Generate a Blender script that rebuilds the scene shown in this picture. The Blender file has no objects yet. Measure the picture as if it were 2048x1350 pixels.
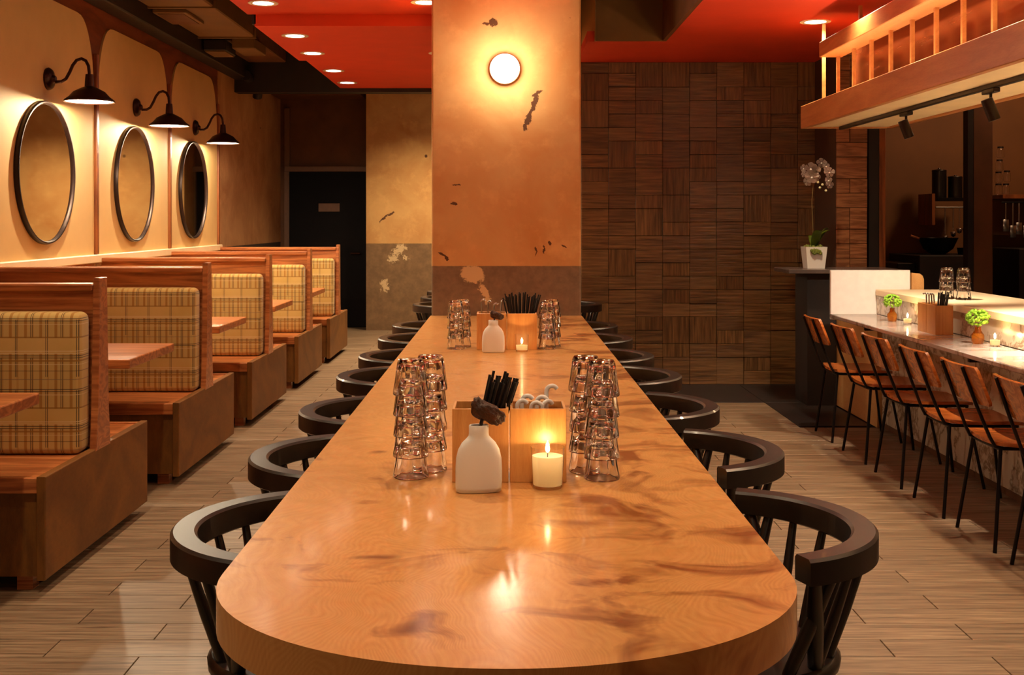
import bpy, bmesh, math, random
from mathutils import Vector, Matrix
random.seed(7)
S = bpy.context.scene
COL = S.collection
PI = math.pi
# ------------------------------------------------------------------ camera, world, exposure
cam_d = bpy.data.cameras.new('camera'); cam = bpy.data.objects.new('camera', cam_d); COL.objects.link(cam)
cam.location = (0, 0, 1.4); cam.rotation_euler = (PI/2, 0, 0)
cam_d.sensor_width = 36; cam_d.lens = 2300/2048*36
cam_d.shift_x = 12/2048; cam_d.shift_y = -232/2048; cam_d.clip_start = .05; cam_d.clip_end = 100
S.camera = cam
W = bpy.data.worlds.new('world'); S.world = W; W.use_nodes = True
W.node_tree.nodes['Background'].inputs[0].default_value = (1, .62, .35, 1)
W.node_tree.nodes['Background'].inputs[1].default_value = 0.0
vs = S.view_settings; vs.view_transform = 'Standard'; vs.look = 'None'; vs.gamma = 1; vs.use_curve_mapping = False
vs.exposure = 0.8
S.cycles.max_bounces = 20; S.cycles.transmission_bounces = 20
WARM = (1, .75, .46)
E_DOWN = 62; E_LAMP = 38; E_SPOT = 190; E_SCONCE = 8; E_CANDLE = 1.0; E_FILL = 26
def light(kind, loc, energy, color=WARM, size=.05, rot=(0, 0, 0), spot=None, blend=.6):
    d = bpy.data.lights.new(kind.lower() + '_light', kind); d.energy = energy; d.color = color
    if kind == 'AREA': d.size = size
    else: d.shadow_soft_size = size
    if kind == 'SPOT': d.spot_size = math.radians(spot); d.spot_blend = blend
    o = bpy.data.objects.new(d.name, d); COL.objects.link(o); o.location = loc; o.rotation_euler = rot
    return o
# ceiling downlights (visible can or out of frame): x, y, z, energy factor
DOWN = [(-1.68, 12.17, 2.87, .8), (-1.68, 11.2, 2.87, .8), (-1.66, 9.87, 2.845, .9), (-1.64, 8.94, 2.845, .9),
        (-1.70, 8.05, 2.93, 1), (-.56, 8.02, 2.93, .8), (-.56, 9.87, 2.845, 1.3), (-.58, 11.2, 2.87, 1.5), (-.58, 12.17, 2.87, 2.0), (-1.7, 6.4, 2.93, 1.0), (-1.7, 4.8, 2.93, 1.0), (-1.7, 3.2, 2.93, 1.0),  # the three hidden behind the column are added to light the back wall
        (-.2, 5.6, 2.93, .9), (-.15, 3.6, 2.93, .9), (.1, 1.9, 2.93, .8), (-1.7, 1.5, 2.93, .8),
        (2.12, 7.88, 2.77, 1.2), (2.055, 6.7, 2.77, 1.1), (2.055, 5.5, 2.77, 1.1), (2.055, 4.3, 2.77, 1.1), (2.055, 3.1, 2.77, 1.1),
        (-1.0, 13.75, 3.395, 2.6), (-.1, 13.75, 3.395, 2.6)]  # rear pair added out of sight behind the beam to brighten the end wall
light('AREA', (.6, -3.1, 1.8), E_FILL, size=4.5, rot=(PI/2, 0, 0), color=(1, .64, .36))  # unseen warm fill light behind the camera, added to brighten the room
for (x, y, z, f) in DOWN:
    light('SPOT', (x, y, z - .03), E_DOWN*f, size=.045, spot=(105 if x < 1 else 140), blend=1.0)

# ------------------------------------------------------------------ node helpers
class NT:
    def __init__(s, name):
        s.m = bpy.data.materials.new(name); s.m.use_nodes = True; s.t = s.m.node_tree
        s.b = s.t.nodes['Principled BSDF']; s.out = s.t.nodes['Material Output']
    def n(s, typ, ins=None, **kw):
        nd = s.t.nodes.new('ShaderNode' + typ)
        for k, v in kw.items(): setattr(nd, k, v)
        for k, v in (ins or {}).items():
            if isinstance(v, bpy.types.NodeSocket): s.t.links.new(v, nd.inputs[k])
            else: nd.inputs[k].default_value = v
        return nd
    def math(s, op, a, b=0.0, c=0.0, clamp=False):
        nd = s.n('Math', {0: a, 1: b, 2: c}, operation=op); nd.use_clamp = clamp; return nd.outputs[0]
    def mix(s, f, a, b, blend='MIX'):
        nd = s.n('Mix', data_type='RGBA', blend_type=blend)
        for i, v in ((0, f), (6, a), (7, b)):
            if isinstance(v, bpy.types.NodeSocket): s.t.links.new(v, nd.inputs[i])
            else: nd.inputs[i].default_value = (v if i == 0 else tuple(v[:3]) + (1,))
        return nd.outputs[2]
    def ramp(s, f, stops, interp='LINEAR'):
        nd = s.n('ValToRGB', {0: f}); cr = nd.color_ramp; cr.interpolation = interp
        while len(cr.elements) > 1: cr.elements.remove(cr.elements[-1])
        cr.elements[0].position = stops[0][0]; cr.elements[0].color = tuple(stops[0][1][:3]) + (1,)
        for p, c in stops[1:]:
            e = cr.elements.new(p); e.color = tuple(c[:3]) + (1,)
        return nd.outputs[0]
    def maprange(s, v, a, b, c=0.0, d=1.0):
        return s.n('MapRange', {0: v, 1: a, 2: b, 3: c, 4: d}).outputs[0]
    def pos(s): return s.n('NewGeometry').outputs['Position']
    def obj(s): return s.n('TexCoord').outputs['Object']
    def mapping(s, v, scale=(1, 1, 1), rot=(0, 0, 0), loc=(0, 0, 0)):
        return s.n('Mapping', {'Vector': v, 'Scale': scale, 'Rotation': rot, 'Location': loc}).outputs[0]
    def noise(s, v, scale, detail=4, rough=.55, dist=0.0):
        return s.n('TexNoise', {'Vector': v, 'Scale': scale, 'Detail': detail, 'Roughness': rough, 'Distortion': dist}).outputs[0]
    def set(s, **kw):
        names = {'base': 'Base Color', 'rough': 'Roughness', 'metal': 'Metallic', 'coat': 'Coat Weight', 'coatr': 'Coat Roughness',
                 'trans': 'Transmission Weight', 'ior': 'IOR', 'spec': 'Specular IOR Level', 'normal': 'Normal', 'sss': 'Subsurface Weight',
                 'sssr': 'Subsurface Radius', 'ssss': 'Subsurface Scale', 'emi': 'Emission Color', 'emis': 'Emission Strength', 'alpha': 'Alpha', 'sheen': 'Sheen Weight'}
        for k, v in kw.items():
            i = s.b.inputs[names[k]]
            if isinstance(v, bpy.types.NodeSocket): s.t.links.new(v, i)
            else: i.default_value = (tuple(v) + (1,)) if (i.type == 'RGBA' and len(v) == 3) else v
        return s
    def bump(s, h, strength=.3, dist=.01):
        nd = s.n('Bump', {'Strength': strength, 'Distance': dist, 'Height': h}); return nd.outputs[0]
def lin(r, g, b):
    f = lambda c: (c/255/12.92) if c/255 <= .04045 else ((c/255 + .055)/1.055)**2.4
    return (f(r), f(g), f(b))
M = {}
def plain(name, c, rough=.5, metal=0, coat=0, var=.0, bump=0, scale=20, **kw):
    t = NT(name)
    base = c
    if var:
        nz = t.noise(t.pos(), scale, 5)
        base = t.mix(t.maprange(nz, .3, .7), [x*(1 - var) for x in c], [min(1, x*(1 + var)) for x in c])
    t.set(base=base, rough=rough, metal=metal, coat=coat, **kw)
    if bump: t.set(normal=t.bump(t.noise(t.pos(), scale*3, 4), bump, .004))
    M[name] = t.m
    return t.m
def wood(name, dark, light_, scale=(1, 1, 1), rough=.4, coat=0, rings=9, contrast=1, pore=.25, dist=3.0, world=True, per_piece=False):
    t = NT(name); v = t.pos() if world else t.obj()
    if per_piece:
        r = t.n('ObjectInfo').outputs['Random']; g = t.n('NewGeometry').outputs['Random Per Island']
        rr = t.math('ADD', r, g)
        off = t.n('CombineXYZ', {0: t.math('MULTIPLY', rr, 17.3), 1: t.math('MULTIPLY', rr, 5.1), 2: t.math('MULTIPLY', rr, 9.7)}).outputs[0]
        v = t.n('VectorMath', {0: v, 1: off}, operation='ADD').outputs[0]
    v = t.mapping(v, scale)
    big = t.noise(v, 1.2, 3, .5, .6)
    w = t.math('FRACT', t.math('MULTIPLY', t.math('ADD', big, t.math('MULTIPLY', t.noise(v, 6, 2), .05)), rings))
    ring = t.math('ABSOLUTE', t.math('SUBTRACT', w, .5))
    fine = t.noise(t.mapping(v, (1, 1, 1)), 38, 3, .7)
    f = t.math('ADD', t.math('MULTIPLY', ring, 1.1*contrast), t.math('MULTIPLY', fine, pore*2))
    f = t.maprange(f, .15, .75)
    c = t.mix(f, dark, light_)
    if per_piece:
        rr2 = t.math('FRACT', t.math('MULTIPLY', rr, 7.77))
        c = t.mix(t.maprange(rr2, 0, 1, .0, .32), c, [x*.55 for x in dark])
    t.set(base=c, rough=rough, coat=coat, coatr=.12, normal=t.bump(fine, .12, .002))
    M[name] = t.m
    return t.m

# ------------------------------------------------------------------ mesh helpers
class MB:
    def __init__(s): s.bm = bmesh.new()
    def box(s, x0, x1, y0, y1, z0, z1, bev=0, seg=1, mat=None):
        r = bmesh.ops.create_cube(s.bm, size=1)
        vs_ = r['verts']
        for v in vs_:
            v.co = Vector(((x0 + x1)/2 + v.co.x*(x1 - x0), (y0 + y1)/2 + v.co.y*(y1 - y0), (z0 + z1)/2 + v.co.z*(z1 - z0)))
        if bev:
            es = list({e for v in vs_ for e in v.link_edges})
            q = bmesh.ops.bevel(s.bm, geom=es, offset=bev, segments=seg, profile=.5, affect='EDGES')
            vs_ = list({v for f in q['faces'] for v in f.verts} | {v for v in vs_ if v.is_valid})
        if mat is not None:
            for v in vs_: v.co = mat @ v.co
        return s
    def prism(s, pts, axis, a, b, bev=0):
        """polygon pts in the two other axes, extruded from a to b along axis"""
        def P(p, t):
            return {'x': (t, p[0], p[1]), 'y': (p[0], t, p[1]), 'z': (p[0], p[1], t)}[axis]
        v0 = [s.bm.verts.new(P(p, a)) for p in pts]; v1 = [s.bm.verts.new(P(p, b)) for p in pts]
        n = len(pts); fs = [s.bm.faces.new(v0), s.bm.faces.new(v1[::-1])]
        for i in range(n): fs.append(s.bm.faces.new((v0[(i + 1) % n], v0[i], v1[i], v1[(i + 1) % n])))
        if bev:
            es = list({e for f in fs[:2] for e in f.edges}); bmesh.ops.bevel(s.bm, geom=es, offset=bev, segments=2, profile=.5, affect='EDGES')
        bmesh.ops.recalc_face_normals(s.bm, faces=s.bm.faces[:])
        return s
    def tube(s, pts, r, n=8, cap=True):
        pts = [Vector(p) for p in pts]; rr = r if isinstance(r, (list, tuple)) else [r]*len(pts)
        rings = []; up = Vector((0, 0, 1)); prev = None
        for i, p in enumerate(pts):
            d = (pts[min(i + 1, len(pts) - 1)] - pts[max(i - 1, 0)]).normalized()
            if prev is None:
                a = d.cross(up); a = a if a.length > .05 else d.cross(Vector((1, 0, 0)))
            else: a = prev - d*prev.dot(d)
            a.normalize(); prev = a; b = d.cross(a)
            rings.append([s.bm.verts.new(p + a*(rr[i]*math.cos(2*PI*k/n)) + b*(rr[i]*math.sin(2*PI*k/n))) for k in range(n)])
        for i in range(len(rings) - 1):
            for k in range(n):
                s.bm.faces.new((rings[i][k], rings[i][(k + 1) % n], rings[i + 1][(k + 1) % n], rings[i + 1][k]))
        if cap:
            s.bm.faces.new(rings[0][::-1]); s.bm.faces.new(rings[-1])
        bmesh.ops.recalc_face_normals(s.bm, faces=s.bm.faces[:])
        return s
    def lathe(s, prof, n=24, c=(0, 0, 0), flute=0, fluten=12, sx=1, sy=1, close=False, rot=None):
        """prof: list of (radius, z)"""
        rings = []
        for (r, z) in prof:
            if r < 1e-6:
                co = Vector((0, 0, z)); co = (rot @ co if rot else co) + Vector(c)
                rings.append([s.bm.verts.new(co)]); continue
            ring = []
            for k in range(n):
                a = 2*PI*k/n; q = r*(1 + flute*(.5 + .5*math.cos(a*fluten)))
                co = Vector((q*math.cos(a)*sx, q*math.sin(a)*sy, z)); co = (rot @ co if rot else co) + Vector(c)
                ring.append(s.bm.verts.new(co))
            rings.append(ring)
        m = len(rings)
        for i in range(m if close else m - 1):
            A, B = rings[i], rings[(i + 1) % m]
            for k in range(n):
                k2 = (k + 1) % n
                if len(A) == 1 and len(B) == 1: continue
                if len(A) == 1: s.bm.faces.new((A[0], B[k2], B[k]))
                elif len(B) == 1: s.bm.faces.new((A[k], A[k2], B[0]))
                else: s.bm.faces.new((A[k], A[k2], B[k2], B[k]))
        bmesh.ops.recalc_face_normals(s.bm, faces=s.bm.faces[:])
        return s
    def quad(s, *p):
        s.bm.faces.new([s.bm.verts.new(q) for q in p]); return s
    def mesh(s, name, mat, smooth=False):
        me = bpy.data.meshes.new(name); s.bm.to_mesh(me); s.bm.free()
        if mat: me.materials.append(M[mat] if isinstance(mat, str) else mat)
        if smooth:
            for p in me.polygons: p.use_smooth = True
            if smooth is not True: me.set_sharp_from_angle(angle=math.radians(smooth))
        return me
    def obj(s, name, mat, parent=None, smooth=False):
        return link(name, s.mesh(name, mat, smooth), parent)
def link(name, me, parent=None):
    o = bpy.data.objects.new(name, me); COL.objects.link(o)
    if parent: o.parent = parent
    return o
def tag(o, label, cat, group=None, kind=None):
    if label: o['label'] = label
    if cat: o['category'] = cat
    if group: o['group'] = group
    if kind: o['kind'] = kind
    return o
def thing(name, label, cat, loc=(0, 0, 0), rz=0, group=None):
    o = bpy.data.objects.new(name, None); COL.objects.link(o); o.location = loc; o.rotation_euler = (0, 0, rz)
    o.empty_display_size = .1
    return tag(o, label, cat, group)
def struct(o): o['kind'] = 'structure'; return o
def kids(o): return [c for c in COL.objects if c.parent == o]
def dup(root, loc, rz=0, label=None, ch=None):
    r = root.copy(); COL.objects.link(r); r.location = loc; r.rotation_euler = (0, 0, rz)
    if label: r['label'] = label
    for c in kids(root):
        d = c.copy(); COL.objects.link(d); d.parent = r
        for g in kids(c):
            e = g.copy(); COL.objects.link(e); e.parent = d
    return r
ORD = ['nearest', 'second', 'third', 'fourth', 'fifth', 'sixth', 'seventh', 'eighth', 'ninth', 'tenth']

# ------------------------------------------------------------------ materials
plain('black_metal', lin(26, 17, 15), .38, .6)
plain('black_paint', lin(30, 20, 16), .6, var=.3, scale=6)
plain('black_chair', lin(27, 18, 14), .38, coat=.2, var=.35, scale=30)
plain('red_paint', lin(208, 58, 22), .75, var=.06, scale=3)
plain('olive_duct', lin(112, 80, 38), .7, var=.15, scale=3)
plain('cream_paint', lin(212, 176, 116), .7, var=.05, scale=4)
plain('dark_brown', lin(100, 60, 26), .7, var=.2, scale=5)
plain('door_black', lin(12, 8, 9), .6, var=.2, spec=.1)
plain('door_frame', lin(110, 72, 42), .55, var=.1)
plain('bronze', lin(58, 32, 22), .35, .75)
plain('bronze_dark', lin(40, 24, 19), .4, .6)
plain('white_ceramic', lin(232, 230, 226), .45, coat=.1)
plain('white_enamel', lin(240, 232, 215), .35)
plain('straw_black', lin(20, 18, 22), .35)
plain('steel', lin(190, 190, 190), .25, 1)
plain('steel_dark', lin(70, 64, 60), .35, .9)
plain('white_plastic', lin(225, 222, 220), .3)
plain('amber_glass', lin(214, 130, 40), .06, trans=.75)
plain('leaf_green', lin(104, 128, 24), .45, var=.3, scale=30)
plain('moss', lin(110, 120, 50), .9, var=.4, scale=60)
plain('flower_green', lin(140, 190, 50), .7, var=.35, scale=90, bump=.5)
plain('petal', lin(250, 232, 226), .5, sss=.2)
plain('bud', lin(220, 215, 170), .5)
plain('stem', lin(110, 90, 50), .6)
plain('seed_pod', lin(64, 34, 18), .55, var=.45, scale=50, bump=.9)
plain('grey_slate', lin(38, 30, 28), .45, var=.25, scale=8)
plain('marble_dark', lin(90, 78, 74), .25, var=.2, scale=10)
plain('kitchen_wall', lin(120, 76, 34), .7, var=.1, scale=3)
plain('grout', lin(40, 30, 22), .9)
plain('white_panel', lin(240, 234, 226), .5, var=.04)
plain('black_rubber', lin(15, 14, 14), .7)
plain('cream_wood', lin(240, 218, 178), .5, var=.06, scale=5)
t = NT('wax'); t.set(base=(1, .93, .76), rough=.5)
mx = t.n('MixShader', {0: .6, 1: t.b.outputs[0], 2: t.n('BsdfTranslucent', {'Color': (1, .93, .76, 1)}).outputs[0]}); t.t.links.new(mx.outputs[0], t.out.inputs[0]); M['wax'] = t.m

def emis(name, c, s):
    t = NT(name); t.set(base=c, emi=c, emis=s); M[name] = t.m
emis('lamp_disc', (1, .86, .66), 9)
emis('bulb', (1, .84, .60), 30)
emis('sconce_glow', (1, .84, .62), 7)
emis('flame', (1, .72, .34), 45)
t = NT('glass'); t.set(base=(1, 1, 1), rough=.0, trans=1, ior=1.46); M['glass'] = t.m
t = NT('mirror'); t.set(base=(.90, .86, .78), metal=1, rough=.03); M['mirror'] = t.m
# copper / acrylic back panel of the canopy
t = NT('copper_panel'); nz = t.noise(t.mapping(t.pos(), (1, .6, 6)), 3, 4)
t.set(base=t.mix(nz, lin(150, 76, 40), lin(196, 120, 78)), metal=.75, rough=t.maprange(nz, .3, .7, .12, .3)); M['copper_panel'] = t.m

wood('oak_top', lin(186, 116, 44), lin(228, 166, 92), (1, 1, 1), .22)          # replaced below
wood('booth_oak', lin(132, 66, 30), lin(194, 120, 68), (.5, 6, 9), .35, coat=.25, rings=7, contrast=.9)
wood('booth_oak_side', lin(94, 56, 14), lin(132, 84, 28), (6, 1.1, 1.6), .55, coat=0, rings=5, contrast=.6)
wood('walnut_trim', lin(96, 46, 18), lin(150, 84, 40), (4, 4, .6), .4, rings=5)
wood('header_wood', lin(96, 44, 18), lin(134, 66, 30), (4, .8, 4), .5, rings=4)
t = NT('plank_wood'); v = t.pos()
rr = t.math('ADD', t.n('ObjectInfo').outputs['Random'], t.n('NewGeometry').outputs['Random Per Island'])
off = t.n('CombineXYZ', {0: t.math('MULTIPLY', rr, 17.3), 1: t.math('MULTIPLY', rr, 5.1), 2: 0.0}).outputs[0]
v = t.n('VectorMath', {0: v, 1: off}, operation='ADD').outputs[0]
g1 = t.noise(t.mapping(v, (1.6, 34, 1)), 1.6, 4, .62, .35); g2 = t.noise(t.mapping(v, (5, 130, 1)), 2, 3, .6)
f = t.math('ADD', t.math('MULTIPLY', g1, .7), t.math('MULTIPLY', g2, .3))
c = t.ramp(t.maprange(f, .36, .64), [(0, lin(78, 60, 44)), (.4, lin(118, 95, 72)), (.75, lin(142, 119, 94)), (1, lin(160, 138, 112))])
c = t.mix(t.maprange(t.math('FRACT', t.math('MULTIPLY', rr, 7.77)), 0, 1, 0, .35), c, lin(96, 74, 54))
t.set(base=c, rough=.46, normal=t.bump(f, .25, .002)); M['plank_wood'] = t.m
wood('bamboo', lin(196, 128, 64), lin(226, 170, 102), (14, 4, 1.2), .35, rings=4, contrast=.5)
wood('canopy_wood', lin(176, 110, 58), lin(214, 150, 88), (4, .7, 6), .42, rings=4, contrast=.5, coat=.15)
wood('chair_wood', lin(140, 62, 18), lin(204, 116, 50), (2, 9, 9), .25, coat=.5, rings=6, contrast=.8)
wood('tan_panel', lin(196, 142, 80), lin(222, 174, 112), (4, 1, 4), .5, rings=3, contrast=.4)
wood('table_slab_edge', lin(150, 88, 34), lin(190, 126, 62), (2, 2, 12), .3, rings=5, coat=.3)

# oak table top: wandering annual rings that run along the table, knots and smoky patches, clear varnish
t = NT('oak_top'); v = t.pos()
warp = t.n('TexNoise', {'Vector': v, 'Scale': 2.3, 'Detail': 2.5, 'Roughness': .5}).outputs['Color']
vv = t.n('VectorMath', {0: v, 1: t.n('VectorMath', {0: warp, 3: .42}, operation='SCALE').outputs[0]}, operation='ADD').outputs[0]
seam = t.n('SeparateXYZ', {0: v})
board = t.math('FLOOR', t.math('DIVIDE', seam.outputs[1], .86))
vb = t.n('VectorMath', {0: vv, 1: t.n('CombineXYZ', {0: t.math('MULTIPLY', board, .37), 1: 0.0, 2: t.math('MULTIPLY', board, 1.9)}).outputs[0]}, operation='ADD').outputs[0]
big = t.noise(t.mapping(vb, (2.0, .30, 1)), 1.3, 1.2, .4, .15)
ring = t.math('FRACT', t.math('MULTIPLY', big, 95)); ring = t.math('ABSOLUTE', t.math('SUBTRACT', ring, .5))
fine = t.noise(t.mapping(vv, (60, 9, 1)), 3, 3, .6)
soft = t.noise(v, 26, 3, .6)
f = t.math('ADD', t.math('MULTIPLY', ring, .62), t.math('MULTIPLY', fine, .75))
c = t.mix(t.maprange(f, .18, .75), lin(200, 140, 76), lin(220, 166, 100))
c = t.mix(t.maprange(t.noise(v, 1.4, 2), .3, .7, 0, .5), c, lin(206, 140, 76), 'MIX')
patch = t.noise(t.mapping(vv, (1.5, 2.2, 1), loc=(3.1, 7.7, 0)), 2.6, 4, .6, .8)
side = t.maprange(seam.outputs[0], -.45, .5, -.09, .04)
patch = t.math('ADD', patch, side)
c = t.mix(t.maprange(patch, .52, .66, 0, .85), c, lin(132, 66, 20))
kn = t.n('TexVoronoi', {'Vector': t.mapping(vv, (1.0, 1.4, 0.0), loc=(.4, .2, 0)), 'Scale': 3.1}).outputs['Distance']
c = t.mix(t.maprange(kn, .11, .015, 0, .8), c, lin(96, 48, 20))
t.set(base=c, rough=t.maprange(soft, .3, .7, .30, .42), coat=.45, coatr=.13, normal=t.bump(t.math('MULTIPLY', f, 1.0), .05, .002))
M['oak_top'] = t.m

# weathered plaster with a grey dado, chips and cracks of its own
def plaster(name, top, warm, dado, zline, blobs=(), lights=(), stain=.5):
    t = NT(name); v = t.pos(); s = t.n('SeparateXYZ', {0: v}); z = s.outputs[2]; x = s.outputs[0]
    cloud = t.noise(v, 1.7, 5, .6, .4); mott = t.noise(v, 7, 6, .65)
    c = t.mix(t.maprange(cloud, .35, .68), top, warm)
    c = t.mix(t.maprange(mott, .52, .72, 0, .45), c, [min(1, q*1.25) for q in top])
    g = t.mix(t.maprange(t.noise(v, 9, 6, .7), .4, .7), dado, [q*1.5 for q in dado])
    edge = t.math('ADD', z, t.math('MULTIPLY', t.math('SUBTRACT', t.noise(v, 40, 2), .5), .006))
    c = t.mix(t.math('LESS_THAN', edge, zline), c, g)
    # small random chips
    ch = t.n('TexVoronoi', {'Vector': t.n('VectorMath', {0: v, 1: t.n('VectorMath', {0: t.n('TexNoise', {'Vector': v, 'Scale': 18.0, 'Detail': 3.0}).outputs['Color'], 3: .09}, operation='SCALE').outputs[0]}, operation='ADD').outputs[0], 'Scale': 3.2}).outputs['Distance']
    gate = t.math('GREATER_THAN', t.noise(v, 2.6, 1), .56)
    chips = t.math('MULTIPLY', t.math('LESS_THAN', ch, .045), gate)
    c = t.mix(t.math('MULTIPLY', chips, .85), c, lin(74, 48, 24))
    jit = t.n('TexNoise', {'Vector': v, 'Scale': 24.0, 'Detail': 5.0, 'Roughness': .7}); jc = t.n('SeparateColor', {0: jit.outputs['Color']})
    def blob(cx, cz, rx, rz, ang, amp, col, c):
        ca, sa = math.cos(ang), math.sin(ang)
        dx = t.math('SUBTRACT', t.math('ADD', x, t.math('MULTIPLY', t.math('SUBTRACT', jc.outputs[0], .5), amp)), cx)
        dz = t.math('SUBTRACT', t.math('ADD', z, t.math('MULTIPLY', t.math('SUBTRACT', jc.outputs[1], .5), amp)), cz)
        u = t.math('DIVIDE', t.math('ADD', t.math('MULTIPLY', dx, ca), t.math('MULTIPLY', dz, sa)), rx)
        w = t.math('DIVIDE', t.math('SUBTRACT', t.math('MULTIPLY', dz, ca), t.math('MULTIPLY', dx, sa)), rz)
        d = t.math('ADD', t.math('MULTIPLY', u, u), t.math('MULTIPLY', w, w))
        return t.mix(t.maprange(d, 1.1, .8), c, col)
    for b in blobs: c = blob(*b, lin(92, 56, 28), c)
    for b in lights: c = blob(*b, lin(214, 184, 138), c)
    t.set(base=c, rough=.75, normal=t.bump(t.math('ADD', mott, t.math('MULTIPLY', chips, -1.0)), .35, .006))
    M[name] = t.m
cx = lambda px, d: (px - 1012)*d/2300
cz = lambda py, d: 1.4 - (py - 443)*d/2300
D = 7.83
plaster('plaster_column', lin(214, 168, 108), lin(200, 140, 78), lin(120, 98, 76), 1.097,
        blobs=[(cx(1056, D), cz(240, D), .020, .085, -.35, .09), (cx(1069, D), cz(205, D), .018, .085, -.3, .09), (cx(1074, D), cz(187, D), .045, .010, .5, .05),
               (cx(986, D), cz(45, D), .028, .022, .3, .08), (cx(972, D), cz(48, D), .035, .008, .2, .06),
               (cx(893, D), cz(515, D), .012, .026, .6, .05), (cx(884, D), cz(508, D), .028, .007, -.35, .03),
               (cx(908, D), cz(407, D), .02, .012, .2, .05), (cx(913, D), cz(370, D), .03, .006, .1, .05), (cx(1072, D), cz(502, D), .006, .03, 0, .05), (cx(1088, D), cz(499, D), .006, .03, 0, .05), (cx(1100, D), cz(486, D), .012, .014, 0, .04), (cx(1128, D), cz(493, D), .02, .006, -.5, .03)],
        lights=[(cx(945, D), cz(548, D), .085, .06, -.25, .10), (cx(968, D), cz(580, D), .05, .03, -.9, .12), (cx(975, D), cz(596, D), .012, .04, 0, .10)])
D2 = 14.8
plaster('plaster_back', lin(214, 168, 104), lin(192, 134, 74), lin(120, 92, 62), 1.117,
        blobs=[(cx(768, D2), cz(436, D2), .085, .012, .75, .06), (cx(782, D2), cz(428, D2), .05, .015, .6, .06), (cx(852, D2), cz(312, D2), .02, .02, 0, .03)],
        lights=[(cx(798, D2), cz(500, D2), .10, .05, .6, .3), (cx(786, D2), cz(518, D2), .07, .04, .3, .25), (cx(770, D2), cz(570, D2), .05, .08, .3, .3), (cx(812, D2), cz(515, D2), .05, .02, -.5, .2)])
plaster('plaster_left', lin(190, 144, 96), lin(158, 106, 62), lin(60, 48, 40), 1.13)

# dark glazed wall tile: each tile streaked its own way
t = NT('dark_tile'); v = t.pos(); r = t.n('ObjectInfo').outputs['Random']
a = t.noise(t.mapping(v, (2, 1, 34)), 1.6, 4, .6); b = t.noise(t.mapping(v, (34, 1, 2)), 1.6, 4, .6)
st = t.mix(t.math('GREATER_THAN', r, .72), a, b)
c = t.mix(t.maprange(st, .35, .7), lin(82, 52, 20), lin(150, 108, 62))
c = t.mix(t.maprange(t.math('FRACT', t.math('MULTIPLY', r, 9.3)), 0, 1, 0, .5), c, lin(74, 44, 20))
c = t.mix(t.math('MULTIPLY', t.math('GREATER_THAN', t.math('FRACT', t.math('MULTIPLY', r, 31.7)), .80), .3), c, lin(140, 106, 66))
t.set(base=c, rough=.36, normal=t.bump(st, .7, .006)); M['dark_tile'] = t.m
wood('lit_tile', lin(112, 64, 34), lin(176, 118, 76), (1.5, 1, 16), .4, rings=5, per_piece=True)  # lighter pier copy of the tile, its lit look put into the colour
plain('tile_grout', lin(70, 44, 22), .9)

# veined marble
def marble(name, base, vein, sc=1.5):
    t = NT(name); v = t.pos()
    w = t.n('VectorMath', {0: v, 1: t.n('VectorMath', {0: t.n('TexNoise', {'Vector': v, 'Scale': 2.5, 'Detail': 5.0}).outputs['Color'], 3: .8}, operation='SCALE').outputs[0]}, operation='ADD').outputs[0]
    a = t.noise(w, sc*2.2, 5, .6); vn = t.math('ABSOLUTE', t.math('SUBTRACT', a, .5))
    m = t.maprange(vn, .045, 0, 0, .8); cl = t.maprange(t.noise(v, 4, 4), .35, .75, 0, .35)
    c = t.mix(cl, base, vein); c = t.mix(m, c, [q*.7 for q in vein])
    t.set(base=c, rough=.18, coat=.2); M[name] = t.m
marble('marble_white', lin(214, 196, 172), lin(138, 104, 72))
marble('marble_counter', lin(190, 178, 170), lin(140, 122, 108), .8)

# plaid upholstery
t = NT('plaid'); v = t.pos(); s = t.n('SeparateXYZ', {0: v}); x = s.outputs[0]; z = s.outputs[2]
fx = lambda per, off=0: t.math('FRACT', t.math('ADD', t.math('DIVIDE', t.math('ADD', x, 10.0), per), off))
zf = t.math('FRACT', t.math('DIVIDE', t.math('SUBTRACT', 1.045, z), .293))
def band(val, a, b): return t.math('MULTIPLY', t.math('GREATER_THAN', val, a), t.math('LESS_THAN', val, b))
weave = t.noise(t.mapping(v, (300, 300, 300)), 1.0, 2)
c = t.mix(t.maprange(t.noise(v, 5, 3), .3, .7), lin(196, 160, 84), lin(206, 172, 104))
body = t.math('SUBTRACT', 1.0, band(zf, .44, .66))
c = t.mix(t.math('MULTIPLY', body, .55), c, lin(190, 160, 96))
must = t.math('MULTIPLY', band(fx(.063), .0, .19), body); c = t.mix(t.math('MULTIPLY', must, .75), c, lin(158, 104, 24))
tan = t.math('MULTIPLY', band(fx(.063, .5), .0, .14), body); c = t.mix(t.math('MULTIPLY', tan, .5), c, lin(176, 130, 52))
A = fx(.126, .3); B = fx(.126, .8)
pair = lambda q: t.math('ADD', band(q, .00, .022), band(q, .055, .077))
la = t.math('MULTIPLY', pair(A), t.math('SUBTRACT', 1.0, band(zf, .44, .72)))
lb = t.math('MULTIPLY', pair(B), band(zf, .18, .99))
c = t.mix(t.math('MULTIPLY', t.math('ADD', la, lb, clamp=True), .85), c, lin(50, 34, 30))
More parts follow.
